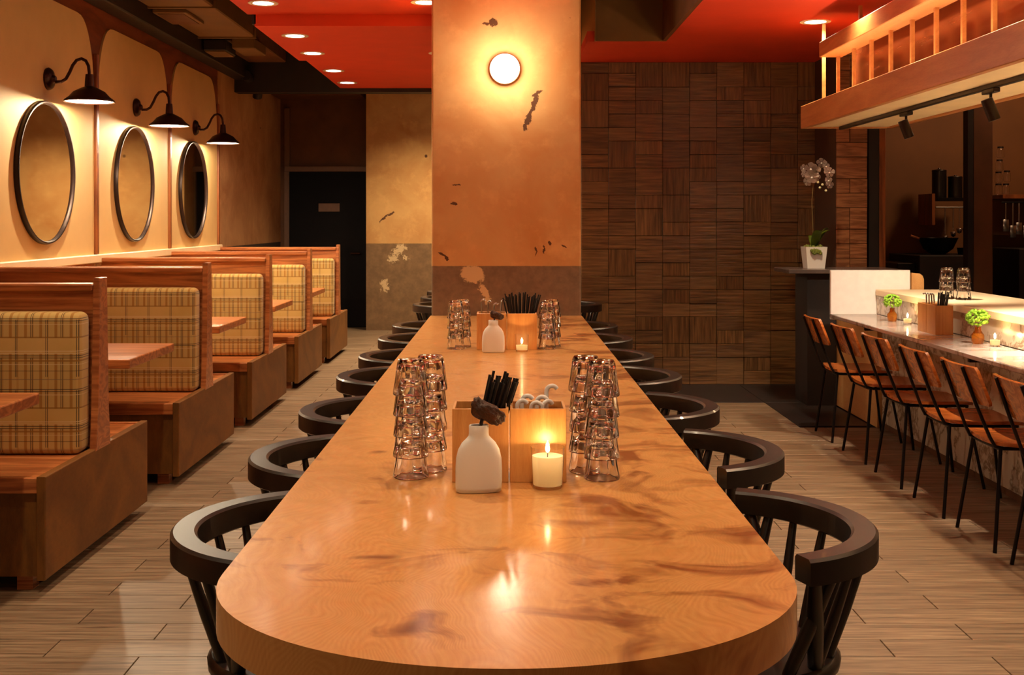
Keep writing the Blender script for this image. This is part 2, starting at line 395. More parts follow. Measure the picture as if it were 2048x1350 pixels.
for (p, w_, col, st_) in [(.16, .012, lin(60, 44, 36), .8), (.19, .012, lin(60, 44, 36), .8), (.24, .008, lin(226, 206, 160), .7), (.42, .02, lin(140, 96, 26), .8),
                          (.62, .01, lin(228, 210, 168), .7), (.65, .01, lin(228, 210, 168), .6), (.685, .012, lin(56, 40, 30), .85), (.715, .012, lin(56, 40, 30), .8),
                          (.75, .025, lin(146, 100, 30), .8), (.81, .008, lin(226, 206, 160), .6), (.90, .010, lin(80, 56, 36), .7), (.02, .012, lin(120, 100, 80), .6)]:
    c = t.mix(t.math('MULTIPLY', band(zf, p, p + w_), st_), c, col)
t.set(base=c, rough=.9, sheen=.2, normal=t.bump(weave, .2, .001)); M['plaid'] = t.m
plain('cushion_edge', lin(150, 110, 50), .9)

# ------------------------------------------------------------------ STRUCTURE
# floor: plank by plank
floor = struct(MB().box(-3.1, 6.6, -2.6, 15.6, -.14, -.012).obj('floor', 'grout'))
PIT = .1525; LEN = .914; GAP = .0035
cand = []
i = -40
while True:
    y0 = 3.852 + i*PIT; y1 = y0 + PIT
    i += 1
    if y1 < .6: continue
    if y0 > 15.3: break
    ph = (-1.18 if i % 2 else -1.49) + (i//2 % 3)*.0
    n0 = math.floor((-3.05 - ph)/LEN)
    x = ph + n0*LEN
    while x < 6.5:
        a, b = max(x, -3.0), min(x + LEN, 6.5)
        if y0 > 8.74: b = min(b, .5)
        elif y0 > 7.72: b = min(b, 2.0)
        x += LEN
        if b - a < .03: continue
        cand.append((a, b, y0, y1))
def scr(a, b, y0, y1):
    yc = (y0 + y1)/2
    if y0 < 3.3: return 0
    xa = 1012 + a*2300/yc; xb = 1012 + b*2300/yc
    vis = max(0, min(xb, 2048) - max(xa, 0)); area = vis*(y1 - y0)*1.4*2300/(yc*yc)
    if b < -1.9 or a > 2.5: area *= .05
    if a > -.7 and b < .8 and yc < 9: area *= .05
    return area
cand.sort(key=lambda q: -scr(*q))
cache = {}
for q in cand[:285]:
    a, b, y0, y1 = q; key = round(b - a, 3)
    if key not in cache:
        cache[key] = MB().box(0, b - a - GAP, 0, PIT - GAP, -.012, 0, .0012).mesh('plank', 'plank_wood')
    o = link('plank', cache[key], floor); o.location = (a + GAP/2, y0 + GAP/2, 0)
mb = MB()
for (a, b, y0, y1) in cand[285:]: mb.box(a + GAP/2, b - GAP/2, y0 + GAP/2, y1 - GAP/2, -.012, 0)
o = mb.obj('plank', 'plank_wood', floor); o['kind'] = 'stuff'
# dark slate slabs by the tiled wall
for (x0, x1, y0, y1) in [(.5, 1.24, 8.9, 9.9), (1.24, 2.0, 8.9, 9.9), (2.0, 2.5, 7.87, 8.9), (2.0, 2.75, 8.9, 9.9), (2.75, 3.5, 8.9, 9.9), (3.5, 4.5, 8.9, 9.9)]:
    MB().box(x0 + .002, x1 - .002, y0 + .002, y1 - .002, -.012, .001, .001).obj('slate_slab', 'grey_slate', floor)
mb = MB()

# ceiling and dropped parts
ceil = struct(MB().box(-3.1, 6.6, -2.6, 15.6, 3.4, 3.5).obj('ceiling', 'dark_brown'))
MB().box(-1.91, .45, .4, 8.5, 2.93, 3.03).obj('soffit_panel', 'red_paint', ceil)
MB().box(-1.86, .45, 8.5, 10.33, 2.845, 3.03).obj('soffit_panel', 'red_paint', ceil)
MB().box(-1.83, .45, 10.33, 12.7, 2.872, 3.03).obj('soffit_panel', 'red_paint', ceil)
for (x0, x1, y0, y1, z0) in [(-1.93, -1.90, .4, 8.5, 2.95), (-1.88, -1.85, 8.5, 10.33, 2.86), (-1.85, -1.82, 10.33, 12.7, 2.89)]:
    MB().box(x0, x1, y0, y1, z0, 3.4).obj('soffit_edge', 'black_paint', ceil)
MB().box(-3.0, .7, 12.7, 12.9, 2.83, 3.4).obj('beam', 'black_paint', ceil)
MB().box(-3.0, -2.84, .2, 12.7, 2.965, 3.4, .01).obj('beam', 'black_paint', ceil)
# right side red ceiling, L-shaped round the open bay, with its bulkhead faces
MB().box(1.22, 2.95, .4, 9.9, 2.77, 2.85).obj('soffit_panel', 'red_paint', ceil)
MB().box(.62, 1.22, 8.76, 9.9, 2.77, 2.85).obj('soffit_panel', 'red_paint', ceil)
MB().box(.68, 1.22, 8.73, 8.76, 2.772, 3.4).obj('bulkhead_face', 'olive_duct', ceil)
MB().prism([(.676, 8.73), (.62, 9.46), (.66, 9.46), (.70, 8.76)], 'z', 2.772, 3.4).obj('bulkhead_side', 'cream_paint', ceil)
MB().box(1.19, 1.22, 1.0, 8.73, 2.772, 3.4).obj('bulkhead_side', 'dark_brown', ceil)
# left wall
wl = struct(MB().box(-3.15, -3.02, -2.6, 15.6, 0, 3.4).obj('wall_left', 'dark_brown'))
MB().box(-3.02, -3.005, -1, 11.98, 1.1, 3.0).obj('header_board', 'header_wood', wl)
MB().box(-3.02, -3.0, 11.98, 15.3, 0, 3.4).obj('plaster_face', 'plaster_left', wl)
pil = [-.75, 1.07, 2.9, 4.73, 6.56, 8.39, 10.22, 11.94]
for a, b in zip(pil[:-1], pil[1:]):
    y0, y1 = a + .045, b - .045; ra, rb = .33, .52; zt = 2.86
    pts = [(y0, 1.16), (y1, 1.16)]
    for k in range(11):
        th = k/10*PI/2; pts.append((y1 - ra + ra*math.cos(th)**.8, zt - rb + rb*math.sin(th)**1.15))
    for k in range(11):
        th = PI/2 - k/10*PI/2; pts.append((y0 + ra - ra*math.cos(th)**.8, zt - rb + rb*math.sin(th)**1.15))
    MB().prism(pts, 'x', -3.005, -2.99).obj('wall_panel', 'cream_paint', wl)
for y in pil: MB().box(-3.005, -2.975, y - .022, y + .022, 1.16, 2.62, .006, 2).obj('pilaster', 'walnut_trim', wl)
o = MB().box(-3.005, -2.95, -1, 11.98, 1.10, 1.16, .006).obj('trim_1', 'cream_wood'); struct(o)
struct(MB().box(-3.02, -3.0, -2.6, 11.98, 0, 1.10).obj('trim_2', 'booth_oak'))
# back left wall with the door alcove and plaster return
wb = struct(MB().box(-3.0, -1.6, 15.3, 15.6, 0, 3.4).obj('wall_back', 'dark_brown'))
MB().box(-3.0, -1.86, 14.7, 15.3, 3.02, 3.4).obj('soffit_panel', 'dark_brown', wb)
MB().box(-2.94, -2.87, 15.25, 15.3, 0, 2.9).obj('wall_batten', 'door_frame', wb)
wp = struct(MB().box(-1.80, 1.2, 14.8, 15.6, 0, 3.4).obj('wall_end', 'plaster_back'))
dr = struct(MB().box(-2.87, -1.84, 15.22, 15.29, .0, 2.06, .005).obj('door_1', 'door_black'))
MB().box(-2.48, -2.2, 15.205, 15.222, 1.53, 1.64, .003).obj('sign_plate', 'door_frame', dr)
MB().tube([(-1.93, 15.22, .98), (-1.93, 15.16, .98), (-2.05, 15.15, .98)], .012).obj('door_handle', 'bronze', dr)
MB().box(-2.93, -1.80, 15.2, 15.3, 2.06, 2.13, .004).obj('lintel', 'door_frame', dr)
# column
colu = struct(MB().box(-.507, .511, 7.83, 8.85, 0, 3.4, .012, 2).obj('trim_3', 'plaster_column'))
colu.name = 'wall_column'
# tiled wall
wt = struct(MB().box(.60, 2.88, 9.95, 10.1, 0, 3.4).obj('wall_tiled', 'tile_grout'))
TW = .2325; x = .667 + (1217 - 1167)/2300*9.9 - TW; nt = 0; cache = {}
while x < 2.80:
    x0, x1 = max(x, .62), min(x + TW, 2.82)
    z = 0.0
    while z < 2.76:
        h = TW if random.random() < .35 else TW/2
        if z + h > 2.77: h = 2.77 - z
        key = (round(x1 - x0, 3), round(h, 3))
        if key not in cache: cache[key] = MB().box(0, x1 - x0 - .0022, 0, .05, 0, h - .0022, .002).mesh('tile', 'dark_tile')
        if nt < 295 and x1 - x0 > .02:
            o = link('tile', cache[key], wt); o.location = (x0 + .001, 9.9 - random.random()*.018, z + .001); nt += 1
        z += h
    x += TW
# pier next to the kitchen pass
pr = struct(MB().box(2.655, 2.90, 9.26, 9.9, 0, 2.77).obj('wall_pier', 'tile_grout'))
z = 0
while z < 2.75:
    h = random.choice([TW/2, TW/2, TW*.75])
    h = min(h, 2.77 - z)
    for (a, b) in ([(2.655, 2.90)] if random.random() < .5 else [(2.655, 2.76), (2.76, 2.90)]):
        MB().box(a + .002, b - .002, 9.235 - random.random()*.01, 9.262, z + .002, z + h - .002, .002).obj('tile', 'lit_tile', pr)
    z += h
# kitchen shell
struct(MB().box(2.88, 6.6, 11.0, 11.2, 0, 3.4).obj('wall_kitchen', 'kitchen_wall'))
struct(MB().box(6.5, 6.6, -2.6, 11.0, 0, 3.4).obj('wall_right', 'kitchen_wall'))
wf = struct(MB().box(-3.1, 6.6, -2.6, -2.5, 0, .8).box(-3.1, 6.6, -2.6, -2.5, 2.8, 3.4).box(-3.1, -2.0, -2.6, -2.5, .8, 2.8).box(3.3, 6.6, -2.6, -2.5, .8, 2.8).obj('wall_front', 'cream_paint'))
wn = MB()
for x in (-1.97, -.65, .65, 1.97, 3.27): wn.box(x - .03, x + .03, -2.58, -2.52, .8, 2.8)
wn.box(-2.0, 3.3, -2.58, -2.52, .8, .86).box(-2.0, 3.3, -2.58, -2.52, 2.74, 2.8)
struct(wn.obj('fill_window_1', 'black_paint'))  # unseen frame added around the opening for the fill light
struct(MB().box(1.2, 2.88, 10.1, 15.6, 0, 3.4).obj('wall_block', 'dark_brown'))
struct(MB().box(2.93, 3.02, 9.3, 9.42, 0, 3.4, .004).obj('trim_4', 'black_paint'))
struct(MB().box(3.02, 3.07, 9.3, 9.42, 0, 3.4, .004).obj('trim_5', 'walnut_trim'))

# ------------------------------------------------------------------ BOOTHS
def booth(y, label):
    T = thing('booth_bench', label, 'booth', (0, y, 0), group='double sided booth benches along the left wall')
    # end panel with the tapered upright divider, one board
    pts = [(-.615, .05), (.615, .05), (.615, .44), (-.615, .44)]
    MB().prism(pts, 'x', -1.765, -1.73, .004).obj('end_panel', 'booth_oak_side', T)
    MB().prism([(-.090, .43), (.090, .43), (.064, .62), (.046, 1.16), (-.046, 1.16), (-.064, .62)], 'x', -1.756, -1.727, .004).obj('end_post', 'booth_oak', T)
    MB().box(-2.96, -1.7565, -.06, .06, 1.105, 1.135, .006).obj('top_rail', 'booth_oak', T)
    MB().box(-2.96, -1.7565, -.034, .034, .44, 1.105).obj('back_board', 'booth_oak', T)
    for s in (-1, 1):
        y0, y1 = sorted((s*.035, s*.165))
        pts = []
        c = MB(); c.box(-2.955, -1.768, y0, y1, .430, 1.02, .034, 4)
        c.obj('back_cushion', 'plaid', T, smooth=50)
        y0, y1 = sorted((s*.05, s*.60))
        MB().box(-2.96, -1.765, y0, y1, .400, .428, .005).obj('seat_board', 'booth_oak', T)
        y0, y1 = sorted((s*.570, s*.595))
        MB().box(-2.96, -1.765, y0, y1, .06, .400).obj('front_panel', 'booth_oak_side', T)
        y0, y1 = sorted((s*.592, s*.612))
        MB().box(-2.96, -1.76, y0, y1, .375, .436, .004).obj('seat_edge', 'booth_oak', T)
        y0, y1 = sorted((s*.50, s*.56))
        MB().box(-1.86, -1.80, y0, y1, 0, .06).obj('foot', 'booth_oak', T)
    MB().box(-2.94, -1.86, -.48, .48, 0, .06).obj('plinth', 'black_paint', T)
    return T
BY = [4.935, 6.70, 8.45, 10.20, 11.93]
proto = None
for k, y in enumerate(BY):
    lab = 'oak booth bench with plaid back cushions, ' + ['nearest the camera', 'second from the camera', 'third from the camera', 'fourth from the camera', 'farthest, beside the black door'][k]
    if proto is None: proto = booth(y, lab)
    else: dup(proto, (0, y, 0), 0, lab)
T = None
for k, y in enumerate([4.07, 5.87, 7.60, 9.34, 11.07]):
    lab = 'wood topped booth table ' + ['cut off by the left frame edge', 'between the first and second booth benches', 'between the second and third booth benches', 'between the third and fourth booth benches', 'between the fourth and farthest booth benches'][k]
    if T is None:
        T = thing('booth_table', lab, 'table', (0, y, 0), group='tables between the booths')
        MB().box(-2.94, -1.80, -.37, .37, .695, .74, .006, 2).obj('tabletop', 'booth_oak', T)
        MB().tube([(-2.35, 0, .02), (-2.35, 0, .695)], .04, 16).obj('pedestal', 'black_metal', T, smooth=40)
        MB().lathe([(0, 0), (.22, 0), (.22, .015), (.05, .03), (0, .03)], 24, (-2.35, 0, 0)).obj('pedestal_base', 'black_metal', T)
    else: dup(T, (0, y, 0), 0, lab)
# mirrors
T = None
for k, y in enumerate([7.44, 9.22, 10.95]):
    lab = 'round black framed wall mirror, ' + ['largest, above the second booth table', 'middle of the three', 'farthest, beside the plaster wall'][k]
    if T is None:
        T = thing('wall_mirror', lab, 'mirror', (-2.988, y, 1.715), group='round mirrors on the left wall')
        RX = Matrix.Rotation(PI/2, 3, 'Y')
        MB().lathe([(.440, .0), (.462, .0), (.464, .02), (.459, .032), (.450, .032), (.442, .022)], 64, rot=RX, close=True).obj('mirror_frame', 'bronze_dark', T, smooth=40)
        MB().lathe([(0, .004), (.445, .004), (.445, .016), (0, .016)], 64, rot=RX).obj('mirror_glass', 'mirror', T)
    else: dup(T, (-2.988, y, 1.700), 0, lab)
# gooseneck lamps
T = None
for k, (y, z) in enumerate([(7.5, 2.33), (9.28, 2.32), (11.04, 2.30)]):
    lab = 'dark bronze gooseneck wall lamp above the ' + ['largest round mirror', 'middle round mirror', 'farthest round mirror'][k]
    if T is None:
        T = thing('gooseneck_lamp', lab, 'wall lamp', (-2.99, y, z), group='gooseneck lamps over the mirrors')
        RX = Matrix.Rotation(PI/2, 3, 'Y')
        MB().lathe([(0, 0), (.072, 0), (.074, .012), (.062, .028), (.03, .036), (.018, .055), (0, .055)], 28, rot=RX).obj('wall_plate', 'bronze', T, smooth=40)
        P = [(.05, -.02)] + [(.09, -.018), (.12, 0), (.145, .045), (.165, .09), (.19, .122), (.222, .132), (.25, .118), (.267, .085), (.272, .045), (.273, .01)]
        MB().tube([(a, 0, b) for a, b in P], .0105, 12).obj('arm', 'bronze', T, smooth=60)
        MB().lathe([(0, .03), (.024, .03), (.027, 0), (.030, -.05), (0, -.05)], 20, (.273, 0, 0)).obj('socket_cap', 'bronze', T, smooth=50)
        sh = MB().lathe([(.028, -.05), (.052, -.06), (.10, -.085), (.128, -.118), (.158, -.140), (.161, -.152), (.157, -.152), (.152, -.143), (.124, -.122), (.096, -.090), (.05, -.066), (.028, -.056)], 40, (.273, 0, 0), close=True).obj('shade', 'bronze', T, smooth=60)
        shp = kids(T)[-1]
        MB().lathe([(.027, -.058), (.05, -.0675), (.095, -.0915), (.123, -.1235), (.150, -.1445), (.149, -.147), (.122, -.126), (.094, -.094), (.05, -.07), (.027, -.061)], 40, (.273, 0, 0), close=True).obj('shade_lining', 'white_enamel', shp, smooth=60)
        MB().lathe([(0, -.125), (.022, -.118), (.03, -.10), (.022, -.08), (.013, -.07), (0, -.07)], 20, (.273, 0, 0)).obj('bulb', 'bulb', shp, smooth=True)
    else: dup(T, (-2.99, y, z), 0, lab)
    light('POINT', (-2.99 + .273, y, z - .142), E_LAMP, size=.022, color=(1, .80, .54))
# ceiling services over the booths
d = thing('air_duct', 'olive rectangular air duct running above the booths', 'duct', (0, 0, 3.1))
MB().box(-2.835, -2.32, .5, 10.6, 0, .28, .01).obj('duct_body', 'olive_duct', d)
for y in (7.6, 9.1, 10.58): MB().box(-2.838, -2.30, y, y + .035, -.012, .29).obj('duct_flange', 'olive_duct', d)
MB().box(-2.835, -2.42, 10.62, 12.65, .05, .28, .01).obj('duct_body', 'dark_brown', d)
o = MB().box(-2.832, -2.62, 10.75, 11.15, 3.0, 3.105, .008).obj('air_register', 'black_paint'); tag(o, 'small dark box hanging under the ceiling beside the duct', 'vent')
MB().box(-2.82, -2.63, 10.77, 11.13, 2.99, 3.0).obj('grille', 'olive_duct', o)
o = MB().box(-2.60, -2.38, 10.9, 11.4, 3.04, 3.14, .008).obj('junction_box', 'olive_duct'); tag(o, 'brown metal box hanging beyond the duct end', 'box')
o = MB().box(-2.83, -2.56, 9.2, 9.75, 3.07, 3.099, .004).obj('ceiling_vent', 'olive_duct'); tag(o, 'flat framed vent in the duct nearest the top frame edge', 'vent')
MB().box(-2.80, -2.59, 9.24, 9.71, 3.064, 3.07).obj('grille', 'dark_brown', o)
MB().tube([(-2.83, 12.5, 2.99), (-2.86, 13.3, 2.97), (-2.9, 13.45, 2.93), (-2.92, 13.5, 2.86)], .055, 12).obj('beam_end', 'black_paint', ceil, smooth=40)

# downlights
T = None
for (x, y, z, f) in DOWN:
    side = 'over the booth aisle' if x < -1 else ('beside the plaster column' if x < .5 else 'by the hanging canopy')
    n_ = sorted([q[1] for q in DOWN if (q[0] < -1) == (x < -1) and (q[0] > 1) == (x > 1) and q[1] < 13] + [y]).index(y)
    lab = 'round recessed ceiling downlight %s, %s from the camera' % (side, ORD[n_] if n_ else 'nearest')
    if y > 13: lab = 'added downlight unseen behind the black beam, lighting the rear plaster wall, ' + ('left one' if x < -.5 else 'right one')
    elif y > 9 and x > -1: lab = 'added downlight hidden behind the plaster column to light the back wall, ' + {9.87: 'first', 11.2: 'second', 12.17: 'third'}[y] + ' one'
    elif y > 7.5:
        lab = {12.17: 'round recessed downlight in the red ceiling, smallest, farthest from the camera', 11.2: 'round recessed downlight, second smallest in the red ceiling row',
               9.87: 'round recessed downlight, middle one of the row over the booth aisle', 8.94: 'round recessed downlight on the middle red ceiling step, nearer one',
               8.05: 'round recessed downlight at the top left on the first red step', 8.02: 'recessed downlight half hidden by the plaster column', 7.88: 'round recessed downlight in the red ceiling near the hanging canopy'}[y]
    if T is None:
        T = thing('downlight', lab, 'ceiling light', (x, y, z), group='recessed downlights')
        MB().lathe([(.072, -.004), (.105, -.004), (.105, .0), (.072, .0)], 36, close=True).obj('trim_ring', 'white_enamel', T)
        MB().lathe([(0, -.0035), (.0715, -.0035), (.0715, -.001), (0, -.001)], 36).obj('lens', 'lamp_disc', T)
    else: dup(T, (x, y, z), 0, lab)
# column sconce
sc = thing('wall_sconce', 'round glowing white sconce on the plaster column', 'wall light', (-.008, 7.83, 2.435))
RY = Matrix.Rotation(PI/2, 3, 'X')
MB().lathe([(0, 0), (.103, 0), (.106, .03), (.102, .038), (.0, .038)], 48, rot=RY).obj('rim', 'tan_panel', sc, smooth=40)
MB().lathe([(.100, .038), (.100, .052), (.085, .068), (.05, .078), (0, .08)], 48, rot=RY).obj('diffuser', 'sconce_glow', sc, smooth=True)
light('POINT', (-.008, 7.62, 2.435), E_SCONCE, size=.09, color=(1, .80, .56))

# ------------------------------------------------------------------ LONG TABLE
def slab_outline(yn, yf, hw, b, cx0=.001):
    pts = []
    for k in range(41):
        th = PI + k/40*PI
        pts.append((cx0 + hw*math.cos(th), yn + b + b*math.sin(th)))
    pts += [(cx0 + hw, yf), (cx0 - hw, yf)]
    return pts
lt = thing('communal_table', 'long oak communal table with rounded near end and knotty varnished top', 'table', (0, 0, 0))
MB().prism(slab_outline(1.645, 7.825, .516, .445), 'z', .69, .76, .004).obj('tabletop', 'oak_top', lt, smooth=35)
for y in (2.6, 4.6, 6.8):
    MB().box(-.06, .06, y - .06, y + .06, .03, .69, .006).obj('leg', 'black_metal', lt)
    MB().box(-.30, .30, y - .05, y + .05, 0, .03, .006).obj('foot', 'black_metal', lt)
lt2 = thing('communal_table', 'second oak table behind the plaster column', 'table', (0, 0, 0))
MB().prism([(-.51, 8.87), (.3, 8.87), (.3, 12.0), (-.51, 12.0)], 'z', .69, .76, .004).obj('tabletop', 'oak_top', lt2)
for y in (9.4, 11.4): MB().box(-.16, -.04, y - .06, y + .06, 0, .69).obj('leg', 'black_metal', lt2)

# barrel-back chairs: local frame, opening faces -x, back at +x; origin at circle centre on floor
R_ = .328; HA = math.radians(72)
def chair(label):
    T = thing('barrel_chair', label, 'chair', group='black barrel chairs around the long table')
    m = MB(); N = 44; ro, ri = R_, R_ - .052
    prev = None
    sec = [(0, -.004), (.006, -.010), (.046, -.010), (.052, -.004), (.052, .046), (.046, .052), (.006, .052), (0, .046)]
    rings = []
    for k in range(N + 1):
        a = -HA + 2*HA*k/N
        thick = 1 + .10*math.cos(a)
        rings.append([m.bm.verts.new(((ro - u*thick)*math.cos(a), (ro - u*thick)*math.sin(a), .683 + (w if w > 0.01 else w*max(-.2, 1.4*math.cos(a) - .4)))) for u, w in sec])
    for k in range(N):
        for j in range(8):
            m.bm.faces.new((rings[k][j], rings[k + 1][j], rings[k + 1][(j + 1) % 8], rings[k][(j + 1) % 8]))
    m.bm.faces.new(rings[0]); m.bm.faces.new(rings[-1][::-1]); bmesh.ops.recalc_face_normals(m.bm, faces=m.bm.faces[:])
    m.obj('arm_rail', 'black_chair', T, smooth=35)
    # seat
    m = MB(); SC = .03
    m.lathe([(0, .455), (.12, .452), (.19, .462), (.212, .464), (.222, .452), (.220, .435), (.20, .426), (0, .426)], 36, (SC, 0, 0))
    m.obj('seat', 'black_chair', T, smooth=50)
    def spin(a_top, a_bot, r=.0105):
        a, b = math.radians(a_top), math.radians(a_bot)
        p0 = Vector(((R_ - .028)*math.cos(a), (R_ - .028)*math.sin(a), .69))
        p1 = Vector((SC + .195*math.cos(b), .195*math.sin(b), .455))
        return MB().tube([p0, p0.lerp(p1, .5), p1], [r*.85, r*1.15, r], 10)
    for a in (-44, -27, -9, 9, 27, 44): spin(a, a*1.05).obj('spindle', 'black_chair', T, smooth=60)
    for s in (-1, 1):
        spin(66*s, 48*s, .016).obj('arm_post', 'black_chair', T, smooth=60)
        spin(56*s, 72*s, .013).obj('arm_post', 'black_chair', T, smooth=60)
    for (a, r0) in ((45, .15), (135, .15), (225, .15), (315, .15)):
        a = math.radians(a)
        MB().tube([(SC + .15*math.cos(a), .15*math.sin(a), .435), (SC + .19*math.cos(a), .19*math.sin(a), .25), (SC + .235*math.cos(a), .235*math.sin(a), 0)], [.016, .02, .013], 10).obj('leg', 'black_chair', T, smooth=60)
    pr_ = lambda dg, q: (SC + q*math.cos(math.radians(dg)), q*math.sin(math.radians(dg)), .2)
    for a in (45, 315): pass
    MB().tube([pr_(45, .20), pr_(135, .20)], .009, 8).obj('stretcher', 'black_chair', T, smooth=60)
    MB().tube([pr_(225, .20), pr_(315, .20)], .009, 8).obj('stretcher', 'black_chair', T, smooth=60)
    MB().tube([(SC, pr_(45, .20)[1], .2), (SC, -pr_(45, .20)[1], .2)], .009, 8).obj('stretcher', 'black_chair', T, smooth=60)
    return T
left = [(-.732, 2.55), (-.735, 3.31), (-.735, 4.10), (-.735, 5.0), (-.735, 5.74), (-.735, 6.61), (-.735, 7.44)]
right = [(.815, 2.565), (.812, 3.39), (.775, 4.20), (.765, 5.02), (.74, 5.76), (.725, 6.6), (.72, 7.42)]
C0 = None
for k, (xb, y) in enumerate(left):
    lab = 'black barrel-back chair on the booth side of the long table, ' + (ORD[k] + (' to the camera' if k == 0 else ' from the camera'))
    if C0 is None: C0 = chair(lab); C0.location = (xb + R_, y, 0); C0.rotation_euler = (0, 0, PI + .03)
    else: dup(C0, (xb + R_, y, 0), PI + random.uniform(-.04, .04), lab)
for k, (xb, y) in enumerate(right):
    lab = 'black barrel-back chair on the bar side of the long table, ' + (ORD[k] + (' to the camera' if k == 0 else ' from the camera'))
    dup(C0, (xb - R_, y, 0), (.03, .02, -.03, .02, -.02, .01, 0)[k], lab)
for k, y in enumerate((9.30, 10.15, 11.0)):
    dup(C0, (-.755 + R_, y, 0), PI, 'black barrel-back chair past the plaster column on the booth side, ' + ['first', 'second', 'third'][k] + ' behind it')
dup(C0, (.78 - R_, 9.36, 0), 0, 'black barrel-back chair past the plaster column on the bar side')

# ------------------------------------------------------------------ TABLE THINGS
ZT = .7605
def tumbler_mesh():
    # upside-down tumbler, rim at z=0, base at z=.09
    prof = [(.0440, .0), (.0446, .003), (.0440, .010), (.0405, .034), (.0372, .060), (.0340, .080), (.0300, .0885), (0, .0890),
            (0, .0790), (.026, .0785), (.0315, .074), (.0350, .052), (.0385, .025), (.0418, .003), (.0425, .0)]
    m = MB(); rings = []
    n = 72
    for j, (r, z) in enumerate(prof):
        if r == 0: rings.append([m.bm.verts.new((0, 0, z))]); continue
        fl = .085 if (3 <= j <= 5) else 0
        rings.append([m.bm.verts.new((r*(1 + fl*(abs(math.cos(9*PI*k/n)) - .9))*math.cos(2*PI*k/n), r*(1 + fl*(abs(math.cos(9*PI*k/n)) - .9))*math.sin(2*PI*k/n), z)) for k in range(n)])
    L = len(rings)
    for i in range(L):
        A, B = rings[i], rings[(i + 1) % L]
        if len(A) == 1 and len(B) == 1: continue
        for k in range(n):
            q = (k + 1) % n
            if len(A) == 1: m.bm.faces.new((A[0], B[k], B[q]))
            elif len(B) == 1: m.bm.faces.new((A[k], B[0], A[q]))
            else: m.bm.faces.new((A[k], B[k], B[q], A[q]))
    bmesh.ops.recalc_face_normals(m.bm, faces=m.bm.faces[:])
    return m.mesh('tumbler', 'glass', smooth=True)
TM = tumbler_mesh()
LV = {5: ['bottom', 'second lowest', 'middle', 'second highest', 'top'], 4: ['bottom', 'second lowest', 'second highest', 'top'], 3: ['bottom', 'middle', 'top']}
def stack(x, y, z, n, where, group, pitch=.0515):
    for k in range(n):
        o = link('tumbler', TM); o.location = (x + random.uniform(-.0008, .0008), y, z + k*pitch); o.rotation_euler = (0, 0, random.random())
        tag(o, 'clear ridged tumbler, %s of %s' % (LV[n][k], where), 'glass', group)
stack(-.238, 2.885, ZT, 5, 'the front left stack on the near table', 'stacked tumblers left of the near caddy')
stack(-.196, 2.970, ZT, 5, 'the back left stack on the near table', 'stacked tumblers left of the near caddy')
stack(.205, 2.950, ZT, 5, 'the back right stack beside the near candle', 'stacked tumblers right of the near caddy')
stack(.238, 2.866, ZT, 5, 'the front right stack beside the near candle', 'stacked tumblers right of the near caddy')
stack(-.252, 5.78, ZT, 4, 'the front left stack beside the far caddy', 'stacked tumblers left of the far caddy')
stack(-.222, 5.87, ZT, 4, 'the back left stack beside the far caddy', 'stacked tumblers left of the far caddy')
stack(.206, 5.78, ZT, 4, 'the front right stack beside the far caddy', 'stacked tumblers right of the far caddy')
stack(.236, 5.87, ZT, 4, 'the back right stack beside the far caddy', 'stacked tumblers right of the far caddy')

def caddy(x, y, label, w=.28, dp=.13, h=.180, rz=0, z=ZT):
    T = thing('caddy_box', label, 'caddy', (x, y, z), rz, 'bamboo caddies')
    tk = .007
    for s in (-1, 1):
        a, b = sorted((s*.002, s*w/2))
        # four walls and a bottom per half
        MB().box(a, b, -dp/2, -dp/2 + tk, 0, h, .001).obj('front_wall', 'bamboo', T)
        MB().box(a, b, dp/2 - tk, dp/2, 0, h, .001).obj('rear_wall', 'bamboo', T)
        MB().box(a, a + tk, -dp/2 + tk, dp/2 - tk, 0, h, .001).obj('side_wall', 'bamboo', T)
        MB().box(b - tk, b, -dp/2 + tk, dp/2 - tk, 0, h, .001).obj('side_wall', 'bamboo', T)
        MB().box(a + tk, b - tk, -dp/2 + tk, dp/2 - tk, 0, .006).obj('bottom', 'bamboo', T)
    return T
caddy(.008, 2.885, 'two-part bamboo caddy box on the near table holding straws and spoons')
caddy(.004, 5.80, 'two-part bamboo caddy box on the far table below the column', w=.30)
def straws(cx_, cy_, rows, per, tilt, spread, L, label, group, z=ZT):
    for j in range(rows):
        for k in range(per):
            u = (k/(per - 1)*2 - 1)
            tx = tilt + u*spread*(1 - .16*(j % 3)) + random.uniform(-.012, .012); ty = random.uniform(-.01, .01) + (j - (rows - 1)/2)*.02*(.7 if rows > 3 else 1)
            d = Vector((tx, ty, 1)).normalized()
            o = MB().tube([(0, 0, 0), d*L*random.uniform(.90, 1.0)], .0036, 8).obj('drinking_straw', 'straw_black', smooth=60)
            o.location = (cx_ - tilt*.09 + (k - (per - 1)/2)*.0079 + (j - (rows - 1)/2)*.0028, cy_ + (j - (rows - 1)/2)*.0165, z + .009)
            tag(o, label, 'straw', group)
straws(-.044, 2.885, 4, 6, .27, .06, .262, 'thin black straw leaning in the near bamboo caddy', 'black straws in the near caddy')
straws(.077, 5.80, 5, 8, .02, .24, .275, 'thin black straw fanned out of the far bamboo caddy', 'black straws in the far caddy')
